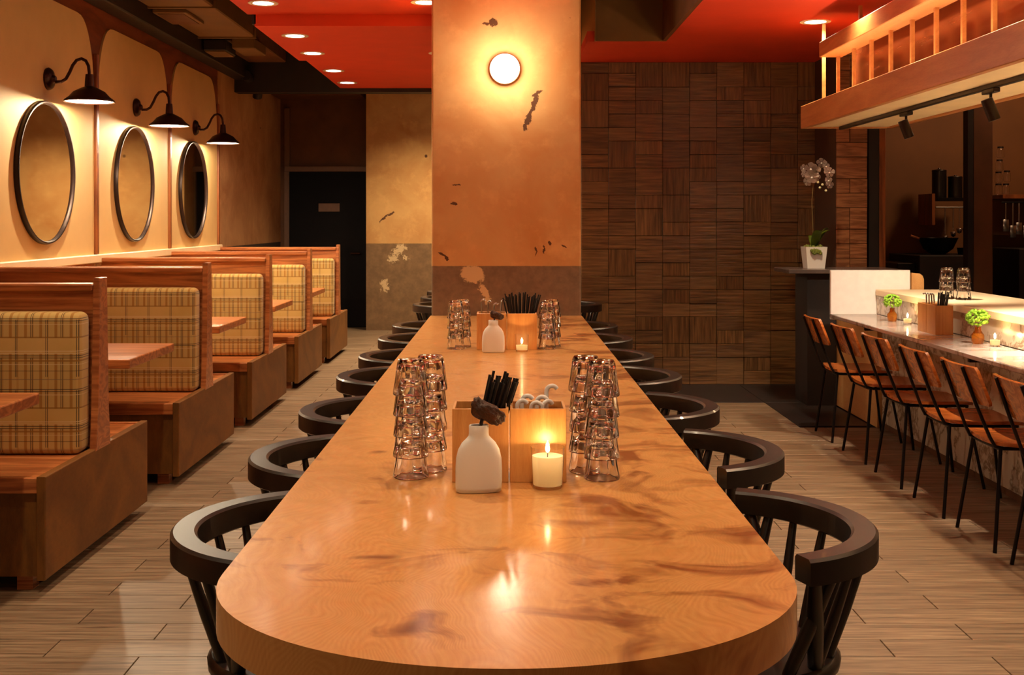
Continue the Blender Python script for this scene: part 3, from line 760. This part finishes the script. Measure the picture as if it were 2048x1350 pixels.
def spoon(x, y, z, hgt, lean, label, group, mat='steel', hook=1, w=.011):
    m = MB(); r_ = w*.55
    pts = [(lean*t_, 0, .02 + (hgt - r_)*t_) for t_ in (0, .3, .6, 1)]
    top = pts[-1]
    for k in range(1, 9):
        th = k/8*PI*.85; pts.append((top[0] + hook*r_*(1 - math.cos(th)), 0, top[2] + r_*math.sin(th)))
    m.tube(pts, [.003, .0035, .0045] + [w*.22]*(len(pts) - 3), 8)
    m.lathe([(0, -.004), (.012, 0), (.017, .012), (.012, .026), (.004, .034), (0, .034)], 12, sy=.35)
    o = m.obj('spoon', mat, smooth=60); o.location = (x, y, z + .012); o.rotation_euler = (0, 0, random.uniform(-.5, .5))
    tag(o, label, 'spoon', group)
for k, (x, y, h, l, hk) in enumerate([(.030, 2.87, .160, -.003, 1), (.044, 2.90, .168, -.004, 1), (.060, 2.86, .158, .003, 1), (.074, 2.90, .166, .004, 1), (.090, 2.87, .158, .002, 1), (.104, 2.905, .192, -.002, 1)]):
    spoon(x, y, ZT, h, l, ['white spoon handle leftmost in the near caddy', 'white spoon handle second from left in the near caddy', 'white spoon handle third from left in the near caddy', 'white spoon handle third from right in the near caddy', 'white spoon handle second from right in the near caddy', 'tallest clear-white spoon handle at the right in the near caddy'][k], 'spoons in the near caddy', 'white_plastic', hk, .026)
for k, (x, y, h, l, hk) in enumerate([(-.115, 5.78, .215, -.01, 1), (-.088, 5.82, .205, -.004, 1), (-.066, 5.78, .195, .005, 1), (-.042, 5.82, .21, .02, 1)]):
    spoon(x, y, ZT, h, l, 'curved silver spoon handle, %s in the far caddy' % ['leftmost', 'second from left', 'second from right', 'rightmost'][k], 'spoons in the far caddy', 'steel', hk, .02)
def bottle(x, y, rz, label):
    T = thing('bottle_vase', label, 'vase', (x, y, ZT), rz, 'flat white bottle vases')
    m = MB(); n = 40
    prof = [(.050, 0, .020), (.0535, .002, .0225), (.0555, .012, .024), (.0555, .055, .024), (.054, .080, .0235), (.049, .100, .022), (.040, .116, .020), (.030, .126, .0185), (.0245, .132, .018), (.0235, .138, .018), (.0235, .156, .018), (.022, .158, .0165), (.019, .157, .014), (.018, .12, .013), (0, .12, 0)]
    rings = []
    for (a, z, b) in prof:
        if a == 0: rings.append([m.bm.verts.new((0, 0, z))]); continue
        e = .75 if z < .12 else 1
        ring = []
        for k in range(n):
            th = 2*PI*k/n; c_, s_ = math.cos(th), math.sin(th)
            ring.append(m.bm.verts.new((a*math.copysign(abs(c_)**e, c_), b*math.copysign(abs(s_)**e, s_), z)))
        rings.append(ring)
    m.bm.faces.new(rings[0][::-1])
    for i in range(len(rings) - 1):
        A, B = rings[i], rings[i + 1]
        for k in range(n):
            q = (k + 1) % n
            if len(B) == 1: m.bm.faces.new((A[k], A[q], B[0]))
            else: m.bm.faces.new((A[k], A[q], B[q], B[k]))
    bmesh.ops.recalc_face_normals(m.bm, faces=m.bm.faces[:])
    m.obj('bottle_body', 'white_ceramic', T, smooth=50)
    return T
bottle(-.0645, 2.725, .16, 'flat white ceramic bottle vase in front of the near caddy')
bottle(-.062, 5.62, 0, 'flat white ceramic bottle vase in front of the far caddy')
def pod(x, y, z, label, s=1.0, rot=(0, 0, 0)):
    m = MB()
    bmesh.ops.create_icosphere(m.bm, subdivisions=4, radius=1)
    rnd = random.Random(3)
    for v in m.bm.verts:
        c = v.co.copy(); n_ = .06*math.sin(5*c.x + 2*c.z) + .10*math.sin(9*c.y - 4*c.x + 1) + .05*math.sin(17*c.z + 6*c.x)
        c *= (1 + n_)
        # hollow cup, curled lip
        dish = -.55*max(0, c.z)*(1 - min(1, (c.x**2 + c.y**2)))
        v.co = Vector((c.x*.042*s, c.y*.024*s, (c.z*.85 + dish)*.032*s + .006*s*math.sin(c.x*2.2)))
    rm = Matrix.Rotation(rot[1], 3, 'Y')
    for v in m.bm.verts: v.co = rm @ v.co
    m.tube([(-.014*s, 0, -.012*s), (-.022*s, 0, -.04*s), (-.026*s, 0, -.075*s)], .0045*s, 8)
    o = m.obj('dried_pod', 'seed_pod', smooth=True); o.location = (x, y, z)
    tag(o, label, 'seed pod', 'dried pods in the bottle vases')
pod(-.040, 2.728, ZT + .190, 'dark brown dried pod leaning from the near white bottle', 1.0, (0, .75, 0))
pod(-.042, 5.622, ZT + .183, 'brown dried pod above the far white bottle', .8, (0, .6, 0))
def candle(x, y, label, r=.041, h=.098, wax=.078, z=ZT, e=1.0, group='glass candle holders'):
    T = thing('candle', label, 'candle', (x, y, z), 0, group)
    MB().lathe([(0, 0), (r*.80, 0), (r*.86, .004), (r, h), (r*.965, h), (r*.85, .008), (0, .008)], 36).obj('candle_glass', 'glass', T, smooth=50)
    q = lambda zz: r*(.845 + (.95 - .845)*(zz/h)) - .0012
    MB().lathe([(0, .009), (q(.009), .009), (q(wax), wax), (q(wax)*.9, wax - .003), (0, wax - .004)], 32).obj('wax', 'wax', T, smooth=50)
    T = kids(T)[-1]
    MB().tube([(0, 0, wax - .004), (.0005, 0, wax + .008)], .0012, 6).obj('wick', 'black_rubber', T)
    MB().lathe([(0, wax + .006), (.0045, wax + .010), (.0052, wax + .016), (.003, wax + .026), (0, wax + .036)], 14).obj('flame', 'flame', T, smooth=True)
    light('POINT', (x, y, z + wax + .022), E_CANDLE*e, size=.006, color=(1, .58, .25))
candle(.100, 2.765, 'lit cream candle in a glass cup in front of the near caddy')
candle(.078, 5.66, 'small lit candle in a glass cup in front of the far caddy', .034, .085, .034)

# ------------------------------------------------------------------ BAR
bar = thing('bar_counter', 'long marble fronted bar counter with raised pale serving ledge on the right', 'counter', (0, 0, 0))
YN = 1.2
MB().box(2.24, 2.56, YN, 7.96, .735, .76, .004).obj('countertop', 'marble_counter', bar)
for (a, b) in ((6.6, 7.8), (5.4, 6.6), (4.2, 5.4), (3.0, 4.2), (YN, 3.0)):
    MB().box(2.55, 2.60, a + .0015, b - .0015, .04, .735, .001).obj('marble_panel', 'marble_white', bar)
MB().box(2.56, 2.60, YN, 7.8, 0, .04).obj('kick_board', 'dark_brown', bar)
MB().box(2.516, 2.60, 8.0, 9.10, 0, 1.005, .003).obj('end_panel', 'tan_panel', bar)
MB().box(2.516, 2.60, 7.80, 8.0, 0, .734, .003).obj('end_panel', 'tan_panel', bar)
for (a, b) in ((6.85, 7.955), (5.3, 6.84), (3.8, 5.29), (YN, 3.79)):
    MB().box(2.565, 2.60, a, b, .762, .885, .001).obj('riser_panel', 'marble_white', bar)
for y in (6.845, 5.295, 3.795): MB().box(2.553, 2.6, y - .012, y + .012, .761, .885).obj('riser_post', 'walnut_trim', bar)
MB().box(2.555, 3.14, YN, 7.95, .887, .93, .004).obj('serving_ledge', 'cream_wood', bar)
MB().box(2.62, 2.66, YN, 7.9, 0, .885).obj('inner_wall', 'dark_brown', bar)
for y in (7.38, 5.72, 4.1): MB().box(2.30, 2.55, y - .012, y + .012, .70, .734, .002).obj('bracket', 'black_metal', bar)
MB().box(2.25, 2.80, 7.965, 7.995, .72, 1.063, .003).obj('end_screen', 'white_panel', bar)
MB().prism([(2.81, .80), (2.895, .80), (2.895, 1.0), (2.885, 1.025), (2.865, 1.04), (2.81, 1.045)], 'y', 7.965, 8.0).obj('rounded_screen', 'tan_panel', bar)
hs = thing('host_shelf', 'dark stone shelf behind the bar carrying the white orchid', 'shelf', (0, 0, 0))
MB().box(2.12, 2.98, 8.62, 9.1, 1.008, 1.04, .004).obj('shelf_slab', 'marble_dark', hs)
MB().box(2.29, 2.51, 8.74, 9.1, 0, 1.006).obj('shelf_base', 'black_paint', hs)

# dining chairs at the bar
def bar_chair(label):
    T = thing('bar_chair', label, 'chair', group='wooden seat chairs along the bar')
    # local: back at -x, faces +x; feet at x -.22 / +.22
    m = MB(); nx, ny = 12, 10
    top = {}; bot = {}
    for i_ in range(nx + 1):
        for j in range(ny + 1):
            u = i_/nx*2 - 1; w_ = j/ny*2 - 1
            k_ = 1 - .10*(abs(u)**6)*1.0
            # rounded corners: squeeze
            x_ = .185*u*(1 - .06*abs(w_)**4); y_ = .195*w_*(1 - .10*abs(u)**4)
            z_ = .452 + .010*w_*w_ - .006*(1 - u*u) - (.012*max(0, u - .6)/.4 if u > .6 else 0)
            top[i_, j] = m.bm.verts.new((x_, y_, z_)); bot[i_, j] = m.bm.verts.new((x_, y_, z_ - .016))
    for i_ in range(nx):
        for j in range(ny):
            m.bm.faces.new((top[i_, j], top[i_ + 1, j], top[i_ + 1, j + 1], top[i_, j + 1]))
            m.bm.faces.new((bot[i_, j], bot[i_, j + 1], bot[i_ + 1, j + 1], bot[i_ + 1, j]))
    for i_ in range(nx):
        for j in (0, ny): m.bm.faces.new((top[i_, j], top[i_ + 1, j], bot[i_ + 1, j], bot[i_, j]))
    for j in range(ny):
        for i_ in (0, nx): m.bm.faces.new((top[i_, j], top[i_, j + 1], bot[i_, j + 1], bot[i_, j]))
    bmesh.ops.recalc_face_normals(m.bm, faces=m.bm.faces[:])
    m.obj('seat', 'chair_wood', T, smooth=40)
    m = MB(); A = []; N = 12
    for k in range(N + 1):
        w_ = k/N*2 - 1; bow = -.024*(1 - w_*w_)
        col_ = []
        for (zz, off) in ((.615, -.235), (.630, -.240), (.765, -.293), (.780, -.299)):
            q = .205 - (.012 if zz in (.615, .780) else 0)
            col_.append(((off + bow), w_*q, zz))
        A.append(col_)
    f_ = [[m.bm.verts.new(p) for p in c_] for c_ in A]; g_ = [[m.bm.verts.new((p[0] + .014, p[1], p[2] + .003)) for p in c_] for c_ in A]
    for k in range(N):
        for j in range(3):
            m.bm.faces.new((f_[k][j], f_[k + 1][j], f_[k + 1][j + 1], f_[k][j + 1])); m.bm.faces.new((g_[k][j], g_[k][j + 1], g_[k + 1][j + 1], g_[k + 1][j]))
        for j in (0, 3): m.bm.faces.new((f_[k][j], f_[k + 1][j], g_[k + 1][j], g_[k][j]))
    for k in (0, N):
        for j in range(3): m.bm.faces.new((f_[k][j], f_[k][j + 1], g_[k][j + 1], g_[k][j]))
    bmesh.ops.recalc_face_normals(m.bm, faces=m.bm.faces[:])
    m.obj('backrest', 'chair_wood', T, smooth=40)
    for s in (-1, 1):
        MB().tube([(-.318, s*.115, .775), (-.262, s*.120, .62), (-.205, s*.130, .475), (-.185, s*.135, .437), (-.15, s*.14, .428), (.16, s*.145, .425)], .008, 8).obj('back_upright', 'black_metal', T, smooth=60)
        MB().tube([(-.165, s*.145, .43), (-.215, s*.205, .0)], [.0085, .0085], 8).obj('leg', 'black_metal', T, smooth=60)
        MB().tube([(.15, s*.145, .43), (.22, s*.205, .0)], [.0085, .0085], 8).obj('leg', 'black_metal', T, smooth=60)
    MB().tube([(-.165, -.145, .424), (-.165, .145, .424)], .007, 8).obj('cross_bar', 'black_metal', T, smooth=60)
    MB().tube([(.15, -.145, .424), (.15, .145, .424)], .007, 8).obj('cross_bar', 'black_metal', T, smooth=60)
    return T
B0 = None
for k, y in enumerate([4.49, 5.06, 5.62, 6.22, 6.83, 7.47]):
    lab = 'wooden seat metal chair at the bar, ' + ('nearest, cut by the right frame edge' if k == 0 else ('farthest, at the dark end of the bar' if k == 5 else ORD[k] + ' from the camera'))
    if B0 is None: B0 = bar_chair(lab); B0.location = (2.28, y, 0)
    else: dup(B0, (2.28, y, 0), random.uniform(-.03, .03), lab)

# things on the bar
def posy(x, y, label, s=1.0):
    T = thing('flower_vase', label, 'vase', (x, y, .7605), 0, 'amber vases with green blooms')
    MB().lathe([(0, 0), (.024*s, 0), (.031*s, .02*s), (.030*s, .045*s), (.016*s, .066*s), (.015*s, .082*s), (.018*s, .086*s), (.013*s, .086*s), (.012*s, .05*s), (0, .05*s)], 24).obj('vase_body', 'amber_glass', T, smooth=60)
    m = MB(); rnd = random.Random(int(y*10))
    for k in range(110):
        a = rnd.random()*2*PI; c_ = rnd.uniform(-.75, 1); r = math.sqrt(1 - c_*c_)
        p = Vector((r*math.cos(a)*.052, r*math.sin(a)*.052, c_*.04))*s + Vector((0, 0, .128*s))
        mm = Matrix.Translation(p) @ Matrix.Rotation(rnd.random()*6, 4, 'Z') @ Matrix.Rotation(rnd.random()*3, 4, 'X')
        bmesh.ops.create_icosphere(m.bm, subdivisions=1, radius=.011*s, matrix=mm @ Matrix.Diagonal((1, 1, .5, 1)))
    m.obj('bloom', 'flower_green', T, smooth=True)
    m = MB()
    for a in (0, 2.1, 4.2): m.tube([(0, 0, .06*s), (.006*math.cos(a), .006*math.sin(a), .10*s)], .0025, 6)
    m.obj('stems', 'leaf_green', T)
posy(2.475, 7.37, 'amber vase with a green bloom at the far end of the bar')
posy(2.470, 6.02, 'amber vase with a green bloom nearest on the bar', 1.05)
candle(2.50, 7.16, 'lit votive candle beside the far amber vase on the bar', .028, .06, .035, e=1.4, group='votive candles on the bar')
candle(2.50, 5.88, 'lit votive candle beside the nearest amber vase on the bar', .028, .06, .035, e=1.4, group='votive candles on the bar')
caddy(2.47, 6.62, 'bamboo caddy box between the two amber vases on the bar', w=.28, dp=.10, h=.165, rz=PI/2)
caddy(2.47, 5.22, 'bamboo caddy box on the bar at the right frame edge', w=.28, dp=.10, h=.165, rz=PI/2)
straws(2.470, 6.53, 2, 5, .12, .05, .24, 'thin black straw in the caddy on the bar', 'black straws on the bar')
for k in range(4): spoon(2.45 + k*.012, 6.70 - k*.02, ZT, .19, -.006*k, 'silver spoon handle in the caddy between the amber vases, %s from the left' % ['first', 'second', 'third', 'fourth'][k], 'spoons in the bar caddy', 'steel', -1, .02)
for k in range(3): spoon(2.45 + k*.014, 5.30 - k*.03, ZT, .18, -.004*k, 'white spoon handle in the caddy at the right frame edge, %s one' % ['leftmost', 'middle', 'rightmost'][k], 'spoons in the edge caddy', 'white_plastic', -1, .028)
stack(2.675, 6.98, .9305, 3, 'the farther stack on the serving ledge', 'stacked tumblers on the serving ledge')
stack(2.745, 6.90, .9305, 3, 'the nearer stack on the serving ledge', 'stacked tumblers on the serving ledge')

# orchid
orc = thing('potted_orchid', 'white orchid in a tapered white square pot on the dark shelf', 'plant', (2.372, 8.86, 1.0405))
m = MB(); b_, t_ = .066, .082
vb_ = [(-b_, -b_, 0), (b_, -b_, 0), (b_, b_, 0), (-b_, b_, 0)]; vt_ = [(-t_, -t_, .165), (t_, -t_, .165), (t_, t_, .165), (-t_, t_, .165)]
vi_ = [(-t_ + .008, -t_ + .008, .165), (t_ - .008, -t_ + .008, .165), (t_ - .008, t_ - .008, .165), (-t_ + .008, t_ - .008, .165)]
vd_ = [(x_*.9, y_*.9, .14) for x_, y_, z_ in vi_]
L_ = [[m.bm.verts.new(p) for p in q] for q in (vb_, vt_, vi_, vd_)]
m.bm.faces.new(L_[0][::-1]); m.bm.faces.new(L_[3])
for A_, B_ in zip(L_[:-1], L_[1:]):
    for k in range(4): m.bm.faces.new((A_[k], A_[(k + 1) % 4], B_[(k + 1) % 4], B_[k]))
bmesh.ops.recalc_face_normals(m.bm, faces=m.bm.faces[:]); m.obj('pot', 'white_ceramic', orc)
m = MB(); rnd = random.Random(5)
for k in range(50): bmesh.ops.create_icosphere(m.bm, subdivisions=1, radius=.014, matrix=Matrix.Translation((rnd.uniform(-.06, .05), rnd.uniform(-.06, .06), .152 + rnd.random()*.02)))
for k in range(16): bmesh.ops.create_icosphere(m.bm, subdivisions=1, radius=.015, matrix=Matrix.Translation((-.005 + rnd.uniform(-.035, .035), -.088, .165 - rnd.random()*.05)))
m.obj('moss', 'moss', orc)
def leaf(dx, dy, L, w, mat='leaf_green'):
    m = MB(); N = 10; r0 = []; r1 = []; side_ = Vector((-dy, dx, 0)).normalized()
    for k in range(N + 1):
        u = k/N; c_ = Vector((dx*u*L*.6, dy*u*L*.6, .15 + L*math.sin(u*1.7)*.85)); ww = w*math.sin(PI*min(1, .12 + u*.88))**.7
        r0.append((m.bm.verts.new(c_ + side_*ww), m.bm.verts.new(c_ + Vector((0, 0, -.006))), m.bm.verts.new(c_ - side_*ww)))
    for k in range(N):
        for j in range(2): m.bm.faces.new((r0[k][j], r0[k + 1][j], r0[k + 1][j + 1], r0[k][j + 1]))
    bmesh.ops.solidify(m.bm, geom=m.bm.faces[:], thickness=.003)
    m.obj('leaf', mat, orc, smooth=True)
leaf(.15, -1, .17, .038); leaf(.9, -.2, .19, .035); leaf(1.3, .3, .17, .033); leaf(-.3, .6, .12, .03)
px_ = lambda a, b: ((a - 1621)*8.86/2300, 0, (533 - b)*8.86/2300)
MB().tube([px_(1621, 495), px_(1619, 450), px_(1617, 400), px_(1620, 360), px_(1628, 335), px_(1642, 330), px_(1651, 350), px_(1650, 375)], .0028, 6).obj('flower_stem', 'stem', orc, smooth=True); stem_o = kids(orc)[-1]
def flower(p, s, yaw, pitch):
    m = MB()
    for k in range(5):
        a = 2*PI*k/5 + PI/2; big_ = 1.0 if k in (0, 1, 4) else .85
        n_ = 8; c0 = m.bm.verts.new((0, 0, 0)); rim = []
        for j in range(n_ + 1):
            b = (j/n_ - .5)*1.15; rr = s*big_*(1 - .35*abs(b)**1.5)
            rim.append(m.bm.verts.new((rr*math.cos(a + b*.95), -.25*s*(1 - abs(b)), rr*math.sin(a + b*.95))))
        for j in range(n_): m.bm.faces.new((c0, rim[j], rim[j + 1]))
    bmesh.ops.solidify(m.bm, geom=m.bm.faces[:], thickness=.0015)
    bmesh.ops.create_icosphere(m.bm, subdivisions=1, radius=s*.16, matrix=Matrix.Translation((0, -.2*s, -.05*s)))
    o = m.obj('flower', 'petal', stem_o, smooth=True); o.location = p; o.rotation_euler = (pitch, 0, yaw)
for (a, b, s, yw, pt) in [(1600, 334, .030, .8, 0), (1612, 335, .045, .1, .1), (1622, 338, .045, -.3, 0), (1614, 352, .048, .2, -.1), (1607, 360, .036, .5, 0), (1624, 352, .036, -.5, .2),
                          (1637, 322, .034, -.9, .3), (1643, 330, .034, 1.0, 0), (1650, 342, .036, -.6, .1), (1648, 358, .034, .9, 0), (1652, 367, .028, -1, 0), (1602, 345, .025, .4, .3)]:
    p = px_(a, b); flower((p[0], -.01 + random.uniform(-.025, .025), p[2]), s*1.2, yw*.6, pt)
m = MB()
for (a, b) in ((1629, 361), (1633, 372), (1645, 378), (1638, 366)): bmesh.ops.create_icosphere(m.bm, subdivisions=2, radius=.010, matrix=Matrix.Translation(px_(a, b)))
m.obj('bud', 'bud', stem_o, smooth=True)

# ------------------------------------------------------------------ CANOPY
can = thing('hanging_canopy', 'long hanging wooden canopy with slatted upper rail above the bar', 'canopy', (0, 0, 0))
CN = 1.0
MB().box(2.05, 2.09, CN, 8.0, 2.045, 2.20, .003).obj('front_fascia', 'canopy_wood', can)
MB().box(2.09, 2.64, CN, 7.96, 2.055, 2.085).obj('soffit_board', 'cream_wood', can)
MB().box(2.09, 2.64, 7.96, 8.0, 2.045, 2.20, .003).obj('end_fascia', 'canopy_wood', can)
MB().box(2.64, 2.68, CN, 8.0, 2.045, 2.20, .003).obj('rear_fascia', 'canopy_wood', can)
MB().box(2.09, 2.64, CN, 7.96, 2.17, 2.198).obj('shelf_board', 'canopy_wood', can)
MB().box(2.08, 2.23, CN, 7.64, 2.49, 2.59, .004).obj('top_beam', 'canopy_wood', can)
MB().box(2.30, 2.33, CN, 7.64, 2.20, 2.59).obj('back_panel', 'copper_panel', can)
MB().box(2.23, 2.33, CN, 7.64, 2.56, 2.59).obj('top_board', 'canopy_wood', can)
y = 7.60
while y > 1.2:
    MB().box(2.185, 2.205, y - .011, y + .011, 2.198, 2.49).obj('slat', 'canopy_wood', can); y -= .347
MB().box(2.185, 2.205, 7.93, 7.952, 2.198, 2.77).obj('slat', 'canopy_wood', can)
for y in (1.6, 4.2, 7.3): MB().box(2.24, 2.26, y - .01, y + .01, 2.58, 2.77).obj('hanger', 'canopy_wood', can)
up = MB().box(2.10, 2.13, 1.2, 7.5, 2.1985, 2.206).obj('uplight_strip', 'white_enamel', can)
ul = light('AREA', (2.115, 4.4, 2.212), 14, rot=(0, PI - .25, 0), color=(1, .66, .36)); ul.data.shape = 'RECTANGLE'; ul.data.size = .02; ul.data.size_y = 6.2
tr = MB().box(2.295, 2.325, 1.2, 7.93, 2.032, 2.0545, .002).obj('light_track', 'bronze_dark'); tag(tr, 'dark lighting track fixed under the canopy', 'track')
T = None
for k, y in enumerate((6.64, 5.48, 4.3, 3.15, 2.0)):
    lab = 'small black spotlight on the track under the canopy, ' + ['farthest, above the far vase', 'second farthest', 'third farthest', 'fourth farthest', 'nearest'][k]
    tilt = -.38
    if T is None:
        T = thing('spotlight', lab, 'spotlight', (2.31, y, 2.032), group='spotlights on the track')
        MB().box(-.016, .016, -.07, .07, -.022, 0, .003).obj('track_adapter', 'bronze_dark', T)
        MB().tube([(0, 0, -.022), (0, 0, -.07)], .007, 10).obj('neck', 'bronze_dark', T)
        R3 = Matrix.Rotation(tilt, 3, 'Y')
        MB().lathe([(0, .055), (.026, .055), (.028, .05), (.028, -.05), (.024, -.052), (.022, -.045), (0, -.045)], 24, (0.0, 0, -.10), rot=R3).obj('lamp_head', 'bronze_dark', T, smooth=40)
        hd = kids(T)[-1]; c_ = R3 @ Vector((0, 0, -.047))
        MB().lathe([(0, 0), (.021, 0), (.021, .001), (0, .001)], 20, (c_.x, 0, c_.z - .10), rot=R3).obj('lens', 'lamp_disc', hd)
    else: dup(T, (2.31, y, 2.032), 0, lab)
    light('SPOT', (2.31 + .025, y, 2.032 - .165), E_SPOT*(.38 if k == 0 else 1), size=.02, rot=((.55, -.25, 0) if k == 0 else (0, -.50, 0)), spot=90, blend=.9, color=(1, .80, .58))

# ------------------------------------------------------------------ KITCHEN
DK = 10.6
kx = lambda px, d=DK: (px - 1012)*d/2300
kz = lambda py, d=DK: 1.4 - (py - 443)*d/2300
ks = thing('kitchen_shelf', 'dark metal wall shelf in the kitchen carrying pots and hanging ladles', 'shelf', (0, 0, 0))
MB().box(kx(1862), kx(1940), DK - .15, DK + .2, kz(402), kz(396), .003).obj('shelf_board', 'black_metal', ks)
MB().box(kx(1852), kx(1858), DK - .15, DK + .2, kz(450), kz(388)).obj('side_panel', 'walnut_trim', ks)
MB().tube([(kx(1862), DK - .12, kz(415)), (kx(1940), DK - .12, kz(415))], .008, 8).obj('hook_rail', 'steel_dark', ks)
for (a, b, c_, lab) in [(1866, 1894, 336, 'tall steel stock pot on the kitchen shelf, left one'), (1898, 1926, 350, 'dark square pot on the kitchen shelf, right one')]:
    r = (b - a)/2*DK/2300; h = (396 - c_)*DK/2300
    T = thing('stock_pot', lab, 'pot', (kx((a + b)/2), DK + .02, kz(396) + .001))
    MB().lathe([(0, 0), (r*.97, 0), (r, .01), (r, h*.88), (r*1.03, h*.9), (r*.98, h*.9), (r*.96, .012), (0, .012)], 28).obj('pot_body', 'steel_dark', T, smooth=40)
    MB().lathe([(0, h), (r*.15, h), (r*.2, h*.965), (r, h*.93), (r*1.02, h*.905), (0, h*.905)], 28).obj('lid', 'steel_dark', T, smooth=40)
for k, (a, b) in enumerate([(1880, 470), (1896, 462), (1908, 455), (1920, 455), (1930, 472)]):
    T = MB(); L_ = (b - 418)*DK/2300
    T.tube([(0, 0, 0), (0, .002, -L_)], .006, 6); T.lathe([(0, -L_ - .06), (.018, -L_ - .05), (.026, -L_ - .015), (.024, -L_ - .012), (.016, -L_ - .045), (0, -L_ - .052)], 16)
    o = T.obj('ladle', 'steel', smooth=50); o.location = (kx(a), DK - .125, kz(417)); tag(o, 'steel ladle hanging under the kitchen shelf, %s from the left' % ['first', 'second', 'third', 'fourth', 'fifth'][k], 'ladle', 'ladles hanging under the shelf')
kc = thing('kitchen_range', 'black kitchen range seen across the serving ledge', 'stove', (0, 0, 0))
MB().box(kx(1800), kx(1940), DK - .5, DK + .3, 0, kz(508), .005).obj('range_body', 'black_paint', kc)
MB().box(kx(1765), kx(1800), DK - .4, DK + .3, 0, kz(523), .005).obj('side_counter', 'steel_dark', kc)
w_ = thing('wok', 'large black wok standing on the kitchen range', 'pan', (kx(1868), DK - .1, kz(508) + .001))
MB().lathe([(0, .01), (.06, 0), (.13, .05), (.165, .13), (.175, .15), (.168, .15), (.12, .055), (0, .02)], 32).obj('wok_bowl', 'black_metal', w_, smooth=50)
MB().tube([(-.17, 0, .14), (-.26, -.02, .17)], .012, 8).obj('handle', 'walnut_trim', w_)
o = MB().lathe([(0, 0), (.10, 0), (.11, .06), (.105, .06), (.095, .006), (0, .006)], 24).obj('saute_pan', 'black_metal', smooth=50); o.location = (kx(1922), DK - .2, kz(508) + .001); tag(o, 'small black pan right of the wok', 'pan')
kp = struct(MB().box(kx(1948, 9.4), kx(1985, 9.4), 9.4, 9.6, 0, 3.4).obj('wall_post', 'dark_brown'))
struct(MB().box(kx(1936, 9.4), kx(1947, 9.4), 9.4, 9.5, 0, 3.4).obj('trim_6', 'black_paint'))
s2 = thing('kitchen_rack', 'dark kitchen rack at the right edge with jars above and tools below', 'shelf', (0, 0, 0))
MB().box(kx(1992), kx(2130), DK - .15, DK + .2, kz(398), kz(390), .003).obj('shelf_board', 'walnut_trim', s2)
MB().box(kx(1992), kx(2130), DK + .15, DK + .2, kz(470), kz(398)).obj('rear_board', 'dark_brown', s2)
MB().tube([(kx(1992), DK - .12, kz(405)), (kx(2130), DK - .12, kz(405))], .008, 8).obj('hook_rail', 'black_metal', s2)
for k, (a, z0, h) in enumerate([(1997, 390, 20), (2012, 390, 22), (1997, 366, 20), (1999, 342, 22), (2014, 364, 24), (2001, 316, 22)]):
    T = thing('storage_jar', 'small glass storage jar on the kitchen rack, %s' % ['bottom left', 'bottom right', 'second level left', 'third level left', 'second level right', 'topmost'][k], 'jar', (kx(a), DK, kz(z0) + .001), 0, 'jars on the kitchen rack')
    MB().lathe([(0, 0), (.030, 0), (.033, .01), (.033, .075), (.026, .088), (.022, .088), (.029, .07), (.029, .008), (0, .008)], 20).obj('jar_body', 'glass', T, smooth=50)
    MB().lathe([(0, .089), (.027, .089), (.027, .104), (0, .104)], 20).obj('lid', 'steel_dark', T)
for k, (a, b) in enumerate([(2000, 440), (2014, 452), (2026, 446), (2040, 452)]):
    T = MB(); L_ = (b - 405)*DK/2300
    T.tube([(0, 0, 0), (0, .002, -L_)], .006, 6); T.box(-.028, .028, -.004, .004, -L_ - .10, -L_ + .01, .003)
    o = T.obj('spatula', 'steel', smooth=50); o.location = (kx(a), DK - .125, kz(406)); tag(o, 'steel spatula hanging from the right kitchen rack, %s from the left' % ['first', 'second', 'third', 'fourth'][k], 'spatula', 'spatulas on the right rack')
fr = thing('black_oven', 'black oven cabinet at the right edge of the kitchen', 'oven', (0, 0, 0))
MB().box(kx(1990), kx(2140), DK - .5, DK + .3, 0, kz(495), .006).obj('oven_body', 'black_paint', fr)
MB().tube([(kx(2005), DK - .53, kz(540)), (kx(2110), DK - .53, kz(540))], .012, 8).obj('oven_handle', 'steel_dark', fr)
light('POINT', (4.6, 9.3, 2.9), 30, size=.2, color=(1, .60, .32))
